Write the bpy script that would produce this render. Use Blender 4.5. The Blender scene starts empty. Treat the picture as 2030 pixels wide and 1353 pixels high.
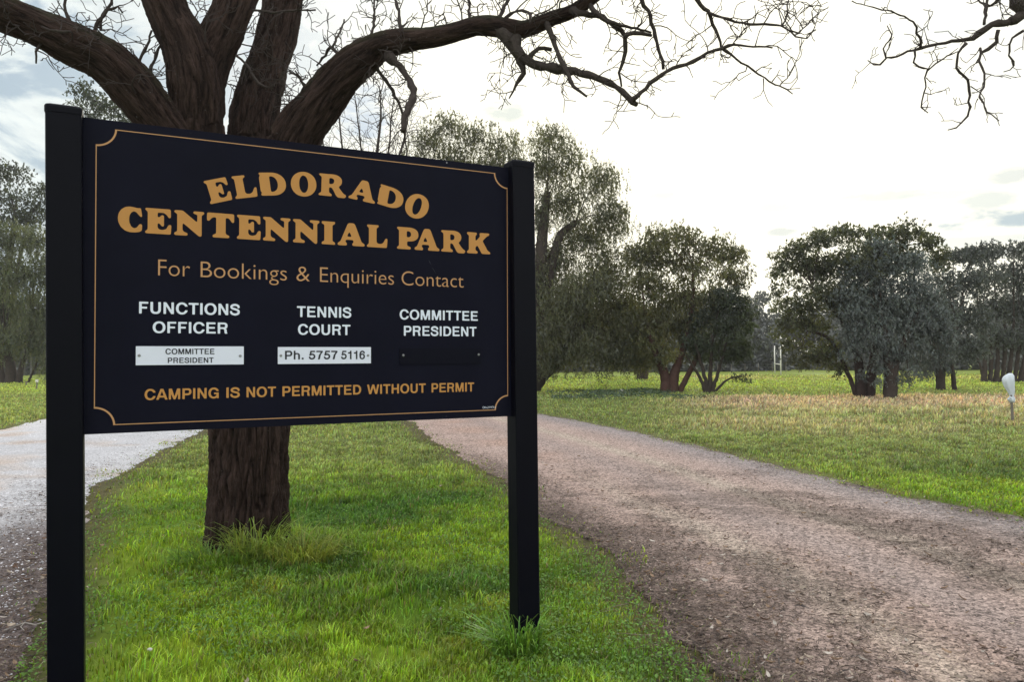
import bpy, math, random
import numpy as np
from mathutils import Vector, Matrix

rnd = random.Random(7)
rng = np.random.default_rng(11)
S = bpy.context.scene
COL = S.collection

# ------------------------------------------------------------------ camera
F, CX, CY, CAMH = 1500.0, 1015.0, 676.5, 1.5          # focal length in pixels of a 2030 wide picture
PITCH, ROLL = 0.0232, 0.0055
_r = np.array([1., 0, 0]); FWD = np.array([0, math.cos(PITCH), math.sin(PITCH)]); _u = np.array([0, -math.sin(PITCH), math.cos(PITCH)])
RIGHT = _r * math.cos(ROLL) - _u * math.sin(ROLL)
UP = _u * math.cos(ROLL) + _r * math.sin(ROLL)
cam = bpy.data.cameras.new('camera'); cam_o = bpy.data.objects.new('camera', cam); COL.objects.link(cam_o)
cam.sensor_width = 36.0; cam.sensor_fit = 'HORIZONTAL'; cam.lens = 36.0 * F / 2030.0
cam.clip_start = 0.05; cam.clip_end = 6000
M = Matrix.Identity(4)
for i in range(3):
    M[i][0], M[i][1], M[i][2] = RIGHT[i], UP[i], -FWD[i]
M[2][3] = CAMH
cam_o.matrix_world = M
S.camera = cam_o
CAM = np.array([0, 0, CAMH])

def ray(px, py):
    return RIGHT * ((px - CX) / F) + UP * (-(py - CY) / F) + FWD
def P(px, py, Y):                       # point at world depth Y on the sight line of a photo pixel (used to survey the place)
    d = ray(px, py); return CAM + d * (Y / d[1])
def G(px, py):                          # ground point under a photo pixel
    d = ray(px, py); return (CAM + d * (-CAMH / d[2]))[:2]

# ------------------------------------------------------------------ world, sun, exposure
SUN_AZ, SUN_EL = math.radians(12.0), math.radians(13.0)     # clockwise from +Y, above the horizon
SUND = np.array([math.sin(SUN_AZ) * math.cos(SUN_EL), math.cos(SUN_AZ) * math.cos(SUN_EL), math.sin(SUN_EL)])
S.view_settings.view_transform = 'Standard'; S.view_settings.look = 'None'
S.view_settings.gamma = 1.0; S.view_settings.exposure = 0.08; S.view_settings.use_curve_mapping = False

class NT:
    def __init__(s, tree): s.t = tree; s.n = tree.nodes; s.l = tree.links
    def node(s, typ, inp=None, **kw):
        n = s.n.new(typ)
        for k, v in kw.items(): setattr(n, k, v)
        for k, v in (inp or {}).items(): s.set(n.inputs[k], v)
        return n
    def set(s, sock, v):
        if isinstance(v, bpy.types.NodeSocket): s.l.new(v, sock)
        elif isinstance(v, (list, tuple)) and sock.type == 'RGBA' and len(v) == 3: sock.default_value = (*v, 1)
        else: sock.default_value = v
    def math(s, op, a, b=0.0, c=None, clamp=False):
        n = s.node('ShaderNodeMath', operation=op, use_clamp=clamp)
        s.set(n.inputs[0], a); s.set(n.inputs[1], b)
        if c is not None: s.set(n.inputs[2], c)
        return n.outputs[0]
    def vmath(s, op, a, b=None, out=0):
        n = s.node('ShaderNodeVectorMath', operation=op); s.set(n.inputs[0], a)
        if b is not None: s.set(n.inputs[1], b)
        return n.outputs['Value'] if op in ('DOT_PRODUCT', 'LENGTH') else n.outputs[0]
    def mix(s, fac, a, b, blend='MIX'):
        n = s.node('ShaderNodeMix', data_type='RGBA', blend_type=blend)
        s.set(n.inputs[0], fac); s.set(n.inputs[6], a); s.set(n.inputs[7], b); return n.outputs[2]
    def noise(s, vec, scale, detail=4, rough=.55, dist=0.0):
        n = s.node('ShaderNodeTexNoise', {'Scale': scale, 'Detail': detail, 'Roughness': rough, 'Distortion': dist})
        if vec is not None: s.set(n.inputs['Vector'], vec)
        return n.outputs[0]
    def smooth(s, v, a, b, lo=0.0, hi=1.0):
        n = s.node('ShaderNodeMapRange', interpolation_type='SMOOTHSTEP')
        for i, x in enumerate((v, a, b, lo, hi)): s.set(n.inputs[i], x)
        return n.outputs[0]

W = bpy.data.worlds.new("World"); S.world = W; W.use_nodes = True
w = NT(W.node_tree); w.n.clear()
sky = w.node('ShaderNodeTexSky', sky_type='NISHITA', sun_disc=False)
sky.sun_elevation = SUN_EL; sky.sun_rotation = SUN_AZ; sky.air_density = 1.2; sky.dust_density = 2.0; sky.ozone_density = 1.5
tc = w.node('ShaderNodeTexCoord').outputs['Generated']
dirv = w.vmath('NORMALIZE', tc)
sep = w.node('ShaderNodeSeparateXYZ', {0: dirv}); dz = sep.outputs[2]
den = w.math('MAXIMUM', w.math('ADD', dz, .16), .06)
pl = w.node('ShaderNodeCombineXYZ', {0: w.math('DIVIDE', sep.outputs[0], den), 1: w.math('DIVIDE', sep.outputs[1], den), 2: 0.37}).outputs[0]
n1 = w.noise(pl, 1.5, 9, .60, .25)
n2 = w.noise(pl, 4.3, 7, .62, .2)
n3 = w.noise(w.vmath('MULTIPLY', dirv, (1., 1., 1.9)), 5.2, 8, .58, .5)
ang = w.vmath('DOT_PRODUCT', dirv, tuple(SUND))                 # cosine of the angle to the sun
glow = w.smooth(ang, .70, .995)
cover = w.smooth(n3, .36, .48)
thick = w.smooth(w.math('ADD', w.math('MULTIPLY', n1, .55), w.math('MULTIPLY', n2, .45)), .40, .66)
# sunlit veil of cloud: white towards the sun, grey and broken away from it
thf = w.smooth(w.math('ADD', w.math('MULTIPLY', n3, .75), w.math('MULTIPLY', n1, .25)), .44, .63)
cl_far = w.mix(thf, (9.3, 9.9, 9.6), (4.2, 5.0, 5.6))
low = w.smooth(dz, .34, .08)
cl_near = w.mix(w.smooth(w.math('ADD', w.math('MULTIPLY', n1, .4), w.math('MULTIPLY', n2, .6)), .42, .66), w.mix(low, (10.3, 10.3, 9.9), (11.3, 10.7, 8.6)), w.mix(low, (8.6, 8.8, 8.7), (9.8, 9.4, 8.0)))
cl_near = w.mix(w.smooth(ang, .86, .985), cl_near, (13.5, 13.0, 11.0))
cloud = w.mix(glow, cl_far, cl_near)
cover = w.math('MAXIMUM', cover, w.math('MULTIPLY', glow, .96))
skyc = w.mix(1.0, sky.outputs[0], (1.0, 1.12, 1.25), 'MULTIPLY')
skyc = w.mix(.75, skyc, (5.2, 6.2, 6.9))
base = w.mix(cover, skyc, cloud)
# low grey cloudlets near the horizon, each with its own bearing, height and size
def bearing(px, py):
    d = ray(px, py); return d / np.linalg.norm(d)
frag = w.noise(w.vmath('MULTIPLY', dirv, (9., 9., 26.)), 1.6, 6, .62)
for px, py, ax, ay, s, colr in ((1985, 436, 130, 17, .95, (5.2, 6.2, 6.6)), (1755, 388, 75, 11, .7, (8.0, 8.4, 7.8)), (1965, 398, 55, 13, .7, (7.2, 7.8, 7.4)),
                          (1552, 461, 36, 8, .8, (7.2, 7.6, 7.2)), (1000, 220, 45, 20, .85, (7.5, 8.0, 7.4)), (1585, 345, 26, 20, .5, (8.6, 8.8, 8.2)), (1835, 390, 90, 8, .5, (8.4, 8.8, 8.2)),
                          (1305, 390, 42, 11, .6, (8.2, 8.6, 7.9)), (1540, 410, 36, 12, .55, (8.2, 8.6, 7.9)), (2015, 345, 40, 13, .7, (7.0, 7.5, 7.2)), (1275, 420, 35, 9, .5, (8.4, 8.8, 7.9)),
                          (1890, 45, 80, 32, .5, (8.0, 8.6, 8.6)), (715, 215, 62, 62, .8, (5.6, 6.6, 7.8)), (1660, 115, 120, 20, .35, (8.6, 9.0, 8.8)), (1900, 480, 150, 8, .55, (7.5, 8.0, 7.6)), (2000, 500, 70, 10, .6, (6.4, 7.2, 7.2))):
    d0 = bearing(px, py); t1 = np.cross(d0, [0, 0, 1]); t1 /= np.linalg.norm(t1); t2 = np.cross(t1, d0)
    a = w.math('MULTIPLY', w.vmath('DOT_PRODUCT', dirv, tuple(t1)), F / ax)
    b = w.math('MULTIPLY', w.vmath('DOT_PRODUCT', dirv, tuple(t2)), F / ay)
    r2 = w.math('ADD', w.math('MULTIPLY', a, a), w.math('MULTIPLY', b, b))
    fr = w.math('MULTIPLY', w.math('SUBTRACT', frag, .5), 4.2)
    m = w.smooth(w.math('ADD', w.math('SUBTRACT', 1.0, r2), fr), -.1, 1.0)
    front = w.math('GREATER_THAN', w.vmath('DOT_PRODUCT', dirv, tuple(d0)), .5)
    base = w.mix(w.math('MULTIPLY', w.math('MULTIPLY', m, s), front), base, colr)
# unseen vault overhead and behind the viewer, brightened as even cloud to light the scene
back = w.smooth(ang, .45, -.25)
over = w.smooth(dz, .42, .75)
base = w.mix(w.math('MAXIMUM', back, over), base, w.mix(thick, (17.0, 17.4, 17.6), (12.5, 13.0, 13.5)))
base = w.mix(w.smooth(dz, .0, -.06), base, (1.5, 1.6, 1.5))
bg = w.node('ShaderNodeBackground', {'Color': base, 'Strength': 0.1})
w.l.new(bg.outputs[0], w.node('ShaderNodeOutputWorld').inputs[0])

sun = bpy.data.lights.new('sun', 'SUN'); sun.energy = 3.2; sun.angle = math.radians(10); sun.color = (1, .93, .80)
sun_o = bpy.data.objects.new('sun', sun); COL.objects.link(sun_o)
sun_o.rotation_euler = Vector(SUND).to_track_quat('Z', 'Y').to_euler(); sun_o.location = (3, 10, 12)

HAZE = .0004
# ------------------------------------------------------------------ helpers
def hash3(i, j, k, seed):
    h = (i * 374761393 + j * 668265263 + k * 2147483647 + seed * 1442695041) & 0xFFFFFFFF
    h = ((h ^ (h >> 13)) * 1274126177) & 0xFFFFFFFF
    return ((h ^ (h >> 16)) & 0xFFFF) / 65535.0
def vnoise(p, seed=0):                                     # smooth value noise, p (N,3)
    p = np.asarray(p, float); i = np.floor(p).astype(np.int64); f = p - i; f = f * f * (3 - 2 * f)
    out = 0
    for a in (0, 1):
        for b in (0, 1):
            for c in (0, 1):
                wgt = (f[:, 0] if a else 1 - f[:, 0]) * (f[:, 1] if b else 1 - f[:, 1]) * (f[:, 2] if c else 1 - f[:, 2])
                out = out + wgt * hash3(i[:, 0] + a, i[:, 1] + b, i[:, 2] + c, seed)
    return out
def fbm(p, seed=0, octv=3):
    v = 0; a = .5; t = 0
    for o in range(octv): v = v + a * vnoise(np.asarray(p) * 2 ** o, seed + o); t += a; a *= .5
    return v / t
def fbm2(xy, scale, seed=0, octv=3):
    return fbm(np.column_stack([xy[:, 0] * scale, xy[:, 1] * scale, np.full(len(xy), seed * 3.7)]), seed, octv)
def sstep(v, a, b):
    t = np.clip((v - a) / (b - a), 0, 1); return t * t * (3 - 2 * t)

class MB:                                                   # collects numpy geometry of one mesh
    def __init__(s): s.v = []; s.f = {}; s.c = []; s.n = 0
    def add(s, verts, faces, col=None):
        verts = np.asarray(verts, float).reshape(-1, 3)
        for fa in (faces if isinstance(faces, list) else [faces]):
            fa = np.asarray(fa, int)
            if len(fa): s.f.setdefault(fa.shape[1], []).append(fa + s.n)
        s.v.append(verts); s.n += len(verts)
        if col is not None:
            col = np.asarray(col, float); s.c.append(np.broadcast_to(col, (len(verts), 3)))
    def mesh(s, name, smooth=False):
        V = np.concatenate(s.v) if s.v else np.zeros((0, 3)); me = bpy.data.meshes.new(name)
        loops = []; sizes = []
        for k, fl in s.f.items():
            fa = np.concatenate(fl); loops.append(fa.ravel()); sizes.append(np.full(len(fa), k))
        loops = np.concatenate(loops); sizes = np.concatenate(sizes); starts = np.concatenate([[0], np.cumsum(sizes)[:-1]])
        me.vertices.add(len(V)); me.vertices.foreach_set('co', V.astype(np.float32).ravel())
        me.loops.add(len(loops)); me.loops.foreach_set('vertex_index', loops.astype(np.int32))
        me.polygons.add(len(sizes)); me.polygons.foreach_set('loop_start', starts.astype(np.int32))
        try: me.polygons.foreach_set('loop_total', sizes.astype(np.int32))
        except Exception: pass
        me.polygons.foreach_set('use_smooth', np.full(len(sizes), smooth))
        if s.c:
            c = np.concatenate(s.c); at = me.attributes.new('tint', 'FLOAT_COLOR', 'POINT')
            at.data.foreach_set('color', np.column_stack([c, np.ones(len(c))]).astype(np.float32).ravel())
        me.update(calc_edges=True); me.validate()
        return me
def link(name, me, m, parent=None):
    o = bpy.data.objects.new(name, me); COL.objects.link(o)
    if m is not None: me.materials.append(m)
    if parent is not None: o.parent = parent
    return o
def build(mb, name, m, parent=None, smooth=False, origin=None):
    me = mb.mesh(name, smooth)
    o = link(name, me, m, parent)
    if origin is not None:
        me.transform(Matrix.Translation(-Vector(origin)))
        if parent is None: o.location = origin
    return o
def tag(o, label=None, cat=None, group=None, kind=None):
    if label: o['label'] = label
    if cat: o['category'] = cat
    if group: o['group'] = group
    if kind: o['kind'] = kind
    return o
def thing(name, loc, label, cat, group=None):
    o = bpy.data.objects.new(name, None); COL.objects.link(o); o.location = loc; o.empty_display_size = .2
    return tag(o, label, cat, group)

def catmull(pts, step):
    pts = np.asarray(pts, float); n = len(pts)
    if n < 2: return pts
    Q = np.vstack([2 * pts[0] - pts[1], pts, 2 * pts[-1] - pts[-2]]); out = []
    for i in range(n - 1):
        p0, p1, p2, p3 = Q[i:i + 4]; k = max(1, int(np.linalg.norm((p2 - p1)[:3]) / step))
        for t in np.arange(k) / k:
            out.append(.5 * (2 * p1 + (p2 - p0) * t + (2 * p0 - 5 * p1 + 4 * p2 - p3) * t * t + (3 * p1 - p0 - 3 * p2 + p3) * t ** 3))
    out.append(pts[-1]); return np.array(out)
def tube(mb, pts, rad, sides=8, col=None, cap=True):
    pts = np.asarray(pts, float); rad = np.broadcast_to(np.asarray(rad, float), (len(pts),)); n = len(pts)
    T = np.gradient(pts, axis=0); T /= np.linalg.norm(T, axis=1)[:, None] + 1e-9
    ref = np.array([0., 1, 0]) if abs(T[0][1]) < .8 else np.array([1., 0, 0]); A = []
    for t in T:
        ref = ref - t * (ref @ t); ref = ref / (np.linalg.norm(ref) + 1e-9); A.append(ref)
    A = np.array(A); B = np.cross(T, A); th = np.arange(sides) * 2 * math.pi / sides
    V = pts[:, None, :] + rad[:, None, None] * (A[:, None, :] * np.cos(th)[None, :, None] + B[:, None, :] * np.sin(th)[None, :, None])
    i = np.arange(n - 1)[:, None] * sides; j = np.arange(sides)[None, :]; jn = (j + 1) % sides
    Fq = np.stack([i + j, i + jn, i + sides + jn, i + sides + j], -1).reshape(-1, 4)
    fs = [Fq]
    if cap and sides > 2:
        fs += [np.arange(sides)[::-1][None, :], (np.arange(sides) + (n - 1) * sides)[None, :]]
    mb.add(V.reshape(-1, 3), fs, col)
def box(mb, lo, hi, bev=0.0, col=None):
    lo = np.array(lo, float); hi = np.array(hi, float); x0, y0, z0 = lo; x1, y1, z1 = hi
    if bev <= 0:
        v = [(x, y, z) for z in (z0, z1) for y in (y0, y1) for x in (x0, x1)]
        mb.add(v, np.array([[0, 2, 3, 1], [4, 5, 7, 6], [0, 1, 5, 4], [2, 6, 7, 3], [0, 4, 6, 2], [1, 3, 7, 5]]), col); return
    # vertical edges and the two ends rounded
    def ring(z, inset):
        r = []
        for cx_, cy_, a0 in ((x1 - bev, y1 - bev, 0), (x0 + bev, y1 - bev, 90), (x0 + bev, y0 + bev, 180), (x1 - bev, y0 + bev, 270)):
            for k in range(5):
                a = math.radians(a0 + 90 * k / 4); r.append((cx_ + (bev - inset) * math.cos(a), cy_ + (bev - inset) * math.sin(a), z))
        return r
    rings = [(z0, bev * .7), (z0 + bev * .3, bev * .2), (z0 + bev * .8, 0), (z1 - bev * .8, 0), (z1 - bev * .3, bev * .2), (z1, bev * .7)]
    v = []; 
    for z, ins in rings: v += ring(z, ins)
    f = []; m = 20
    for k in range(len(rings) - 1):
        for j in range(m): f.append((k * m + j, k * m + (j + 1) % m, (k + 1) * m + (j + 1) % m, (k + 1) * m + j))
    mb.add(v, [np.array(f), np.arange(m)[::-1][None, :], (np.arange(m) + (len(rings) - 1) * m)[None, :]], col)

def material(name):
    m = bpy.data.materials.new(name); m.use_nodes = True; t = NT(m.node_tree); t.n.clear()
    return m, t, t.node('ShaderNodeOutputMaterial')
def plain(name, col, rough=.6, spec=.3, metal=0.0, var=.12, scale=20, bump=0.0, bscale=60):
    m, t, out = material(name); g = t.node('ShaderNodeTexCoord').outputs['Object']
    n = t.noise(g, scale, 5)
    c = t.mix(n, tuple(x * (1 - var) for x in col), tuple(min(1, x * (1 + var)) for x in col))
    b = t.node('ShaderNodeBsdfPrincipled', {'Base Color': c, 'Roughness': t.math('ADD', rough - .08, t.math('MULTIPLY', n, .16)), 'Metallic': metal, 'Specular IOR Level': spec})
    if bump: t.set(b.inputs['Normal'], t.node('ShaderNodeBump', {'Strength': bump, 'Distance': .01, 'Height': t.noise(g, bscale, 4)}).outputs[0])
    t.l.new(b.outputs[0], out.inputs[0]); return m
def leafmat(name, trans=.35, rough=.55, gloss=.06, tcol=(1.25, 1.2, .55)):
    m, t, out = material(name)
    a = t.node('ShaderNodeAttribute', attribute_name='tint').outputs['Color']
    d = t.node('ShaderNodeBsdfDiffuse', {'Color': a}); tr = t.node('ShaderNodeBsdfTranslucent', {'Color': t.mix(1.0, a, tcol, 'MULTIPLY')})
    s = t.node('ShaderNodeMixShader', {0: trans, 1: d.outputs[0], 2: tr.outputs[0]})
    gl = t.node('ShaderNodeBsdfGlossy', {'Color': (.9, .95, 1), 'Roughness': rough})
    s2 = t.node('ShaderNodeMixShader', {0: gloss, 1: s.outputs[0], 2: gl.outputs[0]})
    t.l.new(s2.outputs[0], out.inputs[0]); return m
def tintmat(name, rough=.85, bump=.0, bscale=80, spec=.15, var=.25, scale=25):
    m, t, out = material(name); g = t.node('ShaderNodeTexCoord').outputs['Object']
    a = t.node('ShaderNodeAttribute', attribute_name='tint').outputs['Color']
    n = t.noise(g, scale, 5)
    c = t.mix(1.0, a, t.mix(n, (1 - var,) * 3, (1 + var,) * 3), 'MULTIPLY')
    b = t.node('ShaderNodeBsdfPrincipled', {'Base Color': c, 'Roughness': rough, 'Specular IOR Level': spec})
    if bump: t.set(b.inputs['Normal'], t.node('ShaderNodeBump', {'Strength': bump, 'Distance': .01, 'Height': t.noise(g, bscale, 5)}).outputs[0])
    t.l.new(b.outputs[0], out.inputs[0]); return m

# ------------------------------------------------------------------ ground plan
def gp(*pts): return np.array([G(x, y) for x, y in pts])
ROAD_L = gp((560, 782), (690, 806), (800, 832), (850, 868), (900, 900), (960, 934), (1003, 957), (1070, 1022), (1150, 1066), (1215, 1112), (1270, 1180), (1320, 1245), (1425, 1360), (1600, 1560), (2100, 2200))
ROAD_R = gp((640, 778), (850, 795), (1000, 812), (1090, 826), (1250, 857), (1370, 884), (1500, 915), (1620, 944), (1720, 968), (1850, 1000), (2030, 1032), (2250, 1090), (2700, 1210), (3200, 1400), (5200, 2100))
TRACK_R = gp((640, 782), (560, 800), (480, 828), (400, 856), (330, 892), (250, 932), (200, 962), (178, 1000), (168, 1040), (150, 1080), (115, 1130), (90, 1200), (50, 1280), (0, 1353), (-500, 2000))
TRACK_L = gp((560, 778), (400, 790), (250, 808), (95, 832), (40, 845), (-20, 858), (-200, 890), (-400, 940), (-700, 1010), (-1000, 1100), (-1300, 1200), (-1600, 1330), (-1900, 1480), (-2200, 1650), (-3800, 2400))
def inside(poly, p):
    x, y = p[:, 0], p[:, 1]; c = np.zeros(len(p), bool); n = len(poly)
    for i in range(n):
        x0, y0 = poly[i]; x1, y1 = poly[(i + 1) % n]
        k = ((y0 > y) != (y1 > y))
        with np.errstate(divide='ignore', invalid='ignore'): xi = (x1 - x0) * (y - y0) / (y1 - y0) + x0
        c ^= k & (x < xi)
    return c
def dist_line(poly, p):
    d = np.full(len(p), 1e9)
    for a, b in zip(poly[:-1], poly[1:]):
        ab = b - a; t = np.clip(((p - a) @ ab) / (ab @ ab), 0, 1); d = np.minimum(d, np.linalg.norm(p - (a + t[:, None] * ab), axis=1))
    return d
ROAD_POLY = np.vstack([ROAD_L, ROAD_R[::-1]]); TRACK_POLY = np.vstack([TRACK_R, TRACK_L[::-1]])
def jitter(p, amp=.16):
    return p + amp * np.column_stack([fbm2(p, 1.3, 5) - .5, fbm2(p, 1.3, 9) - .5]) * 2 + .09 * np.column_stack([fbm2(p, 6, 15) - .5, fbm2(p, 6, 19) - .5]) * 2
def on_road(p): q = jitter(p); return inside(ROAD_POLY, q)
def on_track(p): q = jitter(p); return inside(TRACK_POLY, q)

def turf_colour(p):                      # grass colours, with far sunlit ground painted in: lush on the island, mixed and partly dry on the field
    x, y = p[:, 0], p[:, 1]
    n = fbm2(p, .8, 3, 4); n2 = fbm2(p, .25, 8, 3); n3 = fbm2(p, 3.0, 21, 3)
    lush = np.array([.25, .365, .028]); deep = np.array([.075, .160, .020]); field = np.array([.24, .285, .095]); straw = np.array([.50, .44, .26]); pink = np.array([.50, .39, .29]); yel = np.array([.36, .39, .050])
    c = deep + (lush - deep) * sstep(n, .28, .62)[:, None]
    c = c + (yel - c) * (.55 * sstep(n3, .55, .8))[:, None]
    far = sstep(y, 7.5, 12)
    cf = field * (.75 + .5 * n)[:, None]
    sun_grass = np.array([.33, .40, .085]); cf = cf + (sun_grass - cf) * (sstep(y, 32, 40) * .8)[:, None]  # sunlit look of the farther field painted into the turf
    c = c + (cf - c) * far[:, None]
    n4 = fbm2(np.column_stack([x * .45, y]), .9, 31, 3)
    dry = sstep(x - .13 * y, 0, 3) * sstep(y, 12.0, 17) * (1 - sstep(y, 27, 29)) * np.clip(.15 + 1.5 * sstep(n4, .36, .62), 0, 1)
    c = c + (straw - c) * (dry * .78)[:, None]
    band = sstep(x - .19 * y, 0, 3) * sstep(y + (n2 - .5) * 5, 19.0, 25) * (1 - sstep(y + (n2 - .5) * 4, 27.0, 29.5))
    c = c + (pink - c) * (band * .95)[:, None]
    sun_strip = sstep(x - .16 * y, 0, 3) * sstep(y, 46, 52) * (1 - sstep(y, 60, 63)) * sstep(n2, .4, .6)  # strips of sunlight under the far trees, painted as paler turf
    c = c + (np.array([.44, .42, .17]) - c) * (sun_strip * .9)[:, None]
    return c

# ------------------------------------------------------------------ the ground sheet, the road and the track
ys = np.concatenate([[-400, -120, -50, -20, -8, -3, -1, .3], 1.2 * np.power(1.035, np.arange(0, 150)), [240, 300, 420, 700, 1200, 2500]])
nx = 181; tt = np.linspace(-1, 1, nx); tt = np.sign(tt) * (np.abs(tt) ** 1.25)
gx = (np.abs(ys)[:, None] * 1.25 + 9) * tt[None, :]; gy = np.repeat(ys[:, None], nx, 1)
gxy = np.column_stack([gx.ravel(), gy.ravel()])
gcol = turf_colour(gxy)
soil = np.array([.075, .055, .038])
near_edge = np.minimum(dist_line(ROAD_L, gxy), dist_line(TRACK_R, gxy)); near_edge2 = np.minimum(dist_line(ROAD_R, gxy), dist_line(TRACK_L, gxy))
e = np.maximum(1 - sstep(near_edge, .05, .55), .8 * (1 - sstep(near_edge2, .05, .5)))
gcol = gcol * .62
gcol = gcol + (soil - gcol) * (.85 * e)[:, None]
gi = np.arange(len(ys) - 1)[:, None] * nx; gj = np.arange(nx - 1)[None, :]
gf = np.stack([gi + gj, gi + gj + 1, gi + nx + gj + 1, gi + nx + gj], -1).reshape(-1, 4)
mb = MB(); mb.add(np.column_stack([gxy, np.zeros(len(gxy))]), gf, gcol)
m_ground = tintmat('turf_soil', .95, .6, 22, .05, .35, 9)
tag(build(mb, 'ground', m_ground, smooth=True), kind='structure')

def strip(left, right, name, m, ncross=70, step=.12, colf=None, z0=.006, tag_kind='structure'):
    # both edges resampled alike, ragged rim
    def resample(poly, k):
        c = catmull(np.column_stack([poly, np.zeros(len(poly))]), .3)[:, :2]; return c
    Lp, Rp = resample(left, 0), resample(right, 0)
    k = 420
    def even(pp):
        # parameter by control index so both edges advance together, denser near the camera
        u = np.linspace(0, 1, len(pp)); q = np.linspace(0, 1, k); return np.column_stack([np.interp(q, u, pp[:, 0]), np.interp(q, u, pp[:, 1])])
    def byidx(poly):
        n = len(poly); u = np.arange(n); q = np.linspace(0, n - 1, k); c = []
        Q = np.vstack([2 * poly[0] - poly[1], poly, 2 * poly[-1] - poly[-2]])
        for t in q:
            i = min(int(t), n - 2); f = t - i; p0, p1, p2, p3 = Q[i:i + 4]
            c.append(.5 * (2 * p1 + (p2 - p0) * f + (2 * p0 - 5 * p1 + 4 * p2 - p3) * f * f + (3 * p1 - p0 - 3 * p2 + p3) * f ** 3))
        return np.array(c)
    A, B = byidx(left), byidx(right); s = np.linspace(0, 1, ncross); s = .5 - .5 * np.cos(s * math.pi) * (.6 + .4 * np.abs(np.cos(s * math.pi)))
    s = (s - s.min()) / (s.max() - s.min())
    X = A[:, None, :] * (1 - s)[None, :, None] + B[:, None, :] * s[None, :, None]
    xy = X.reshape(-1, 2); sv = np.tile(s, k)
    jit = (xy - jitter(xy)); edge = np.maximum(1 - sv / .12, 1 - (1 - sv) / .12).clip(0, 1)
    xy = xy + jit * edge[:, None]
    z = z0 + .030 * np.sin(np.clip(sv, 0, 1) * math.pi) + .012 * fbm2(xy, 1.2, 41) + .006 * fbm2(xy, 9, 43)
    z = z - .014 * np.exp(-((sv - .27) / .05) ** 2) - .014 * np.exp(-((sv - .60) / .05) ** 2)
    z = np.where(edge > .97, .003, z)
    i = np.arange(k - 1)[:, None] * ncross; j = np.arange(ncross - 1)[None, :]
    fa = np.stack([i + j, i + ncross + j, i + ncross + j + 1, i + j + 1], -1).reshape(-1, 4)
    mb = MB(); mb.add(np.column_stack([xy, z]), fa, colf(xy, sv))
    o = build(mb, name, m, smooth=True); me = o.data
    # faces upward
    if me.polygons[1000].normal.z < 0: me.flip_normals()
    return tag(o, kind='structure')

def gravelmat(name, pale, dark, scale=70, bump=.9):
    m, t, out = material(name); g = t.node('ShaderNodeTexCoord').outputs['Object']
    a = t.node('ShaderNodeAttribute', attribute_name='tint').outputs['Color']
    v = t.node('ShaderNodeTexVoronoi', {'Vector': g, 'Scale': scale, 'Randomness': 1.0}); v2 = t.node('ShaderNodeTexVoronoi', {'Vector': g, 'Scale': scale * 2.3})
    sp = t.node('ShaderNodeSeparateColor', {0: v.outputs['Color']}).outputs[0]
    sp2 = t.node('ShaderNodeSeparateColor', {0: v2.outputs['Color']}).outputs[1]
    k = t.math('ADD', t.math('MULTIPLY', sp, .55), t.math('MULTIPLY', sp2, .45))
    sc = t.node('ShaderNodeMapRange', {0: k, 1: .1, 2: .9, 3: dark, 4: pale}).outputs[0]
    big = t.noise(g, 1.7, 6, .65); fine = t.noise(g, 240, 3)
    sc = t.math('MULTIPLY', sc, t.math('ADD', .72, t.math('MULTIPLY', big, .56)))
    sc = t.math('MULTIPLY', sc, t.math('ADD', .8, t.math('MULTIPLY', fine, .4)))
    vm = t.node('ShaderNodeCombineColor', {0: sc, 1: sc, 2: sc}).outputs[0]
    c = t.mix(1.0, a, vm, 'MULTIPLY')
    h = t.math('ADD', t.math('ADD', t.math('SUBTRACT', 1.0, v.outputs['Distance']), t.math('MULTIPLY', fine, .3)), t.math('MULTIPLY', t.noise(g, 11, 5, .65), 3.2))
    b = t.node('ShaderNodeBsdfPrincipled', {'Base Color': c, 'Roughness': .9, 'Specular IOR Level': .15, 'Normal': t.node('ShaderNodeBump', {'Strength': bump, 'Distance': .012, 'Height': h}).outputs[0]})
    t.l.new(b.outputs[0], out.inputs[0]); return m
m_road = gravelmat('pink_gravel', 1.75, .22, 46, 1.0)
m_track = gravelmat('white_gravel', 1.35, .6, 55)

def road_colour(p, s):
    c = np.tile(np.array([.385, .285, .245]), (len(p), 1))
    n = fbm2(p, .9, 51, 4); n2 = fbm2(np.column_stack([p[:, 0], p[:, 1] * .6]), 2.3, 53, 4)
    grey = np.array([.25, .225, .225]); red = np.array([.37, .25, .20]); mud = np.array([.115, .085, .072]); tan = np.array([.42, .345, .28])
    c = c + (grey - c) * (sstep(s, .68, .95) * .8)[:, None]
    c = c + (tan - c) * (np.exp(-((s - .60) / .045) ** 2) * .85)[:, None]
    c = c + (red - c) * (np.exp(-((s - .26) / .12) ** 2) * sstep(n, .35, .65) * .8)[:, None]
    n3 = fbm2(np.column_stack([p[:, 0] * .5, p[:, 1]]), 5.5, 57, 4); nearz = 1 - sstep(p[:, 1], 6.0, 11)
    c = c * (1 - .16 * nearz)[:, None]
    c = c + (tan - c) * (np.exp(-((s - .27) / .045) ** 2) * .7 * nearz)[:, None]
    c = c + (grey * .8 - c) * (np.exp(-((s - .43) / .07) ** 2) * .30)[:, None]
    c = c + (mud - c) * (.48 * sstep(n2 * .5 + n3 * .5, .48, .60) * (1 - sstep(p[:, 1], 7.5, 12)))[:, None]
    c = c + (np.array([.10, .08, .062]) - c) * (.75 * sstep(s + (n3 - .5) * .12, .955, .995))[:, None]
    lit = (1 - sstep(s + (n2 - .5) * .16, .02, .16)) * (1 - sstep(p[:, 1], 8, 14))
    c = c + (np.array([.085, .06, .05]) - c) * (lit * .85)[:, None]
    return c
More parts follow.
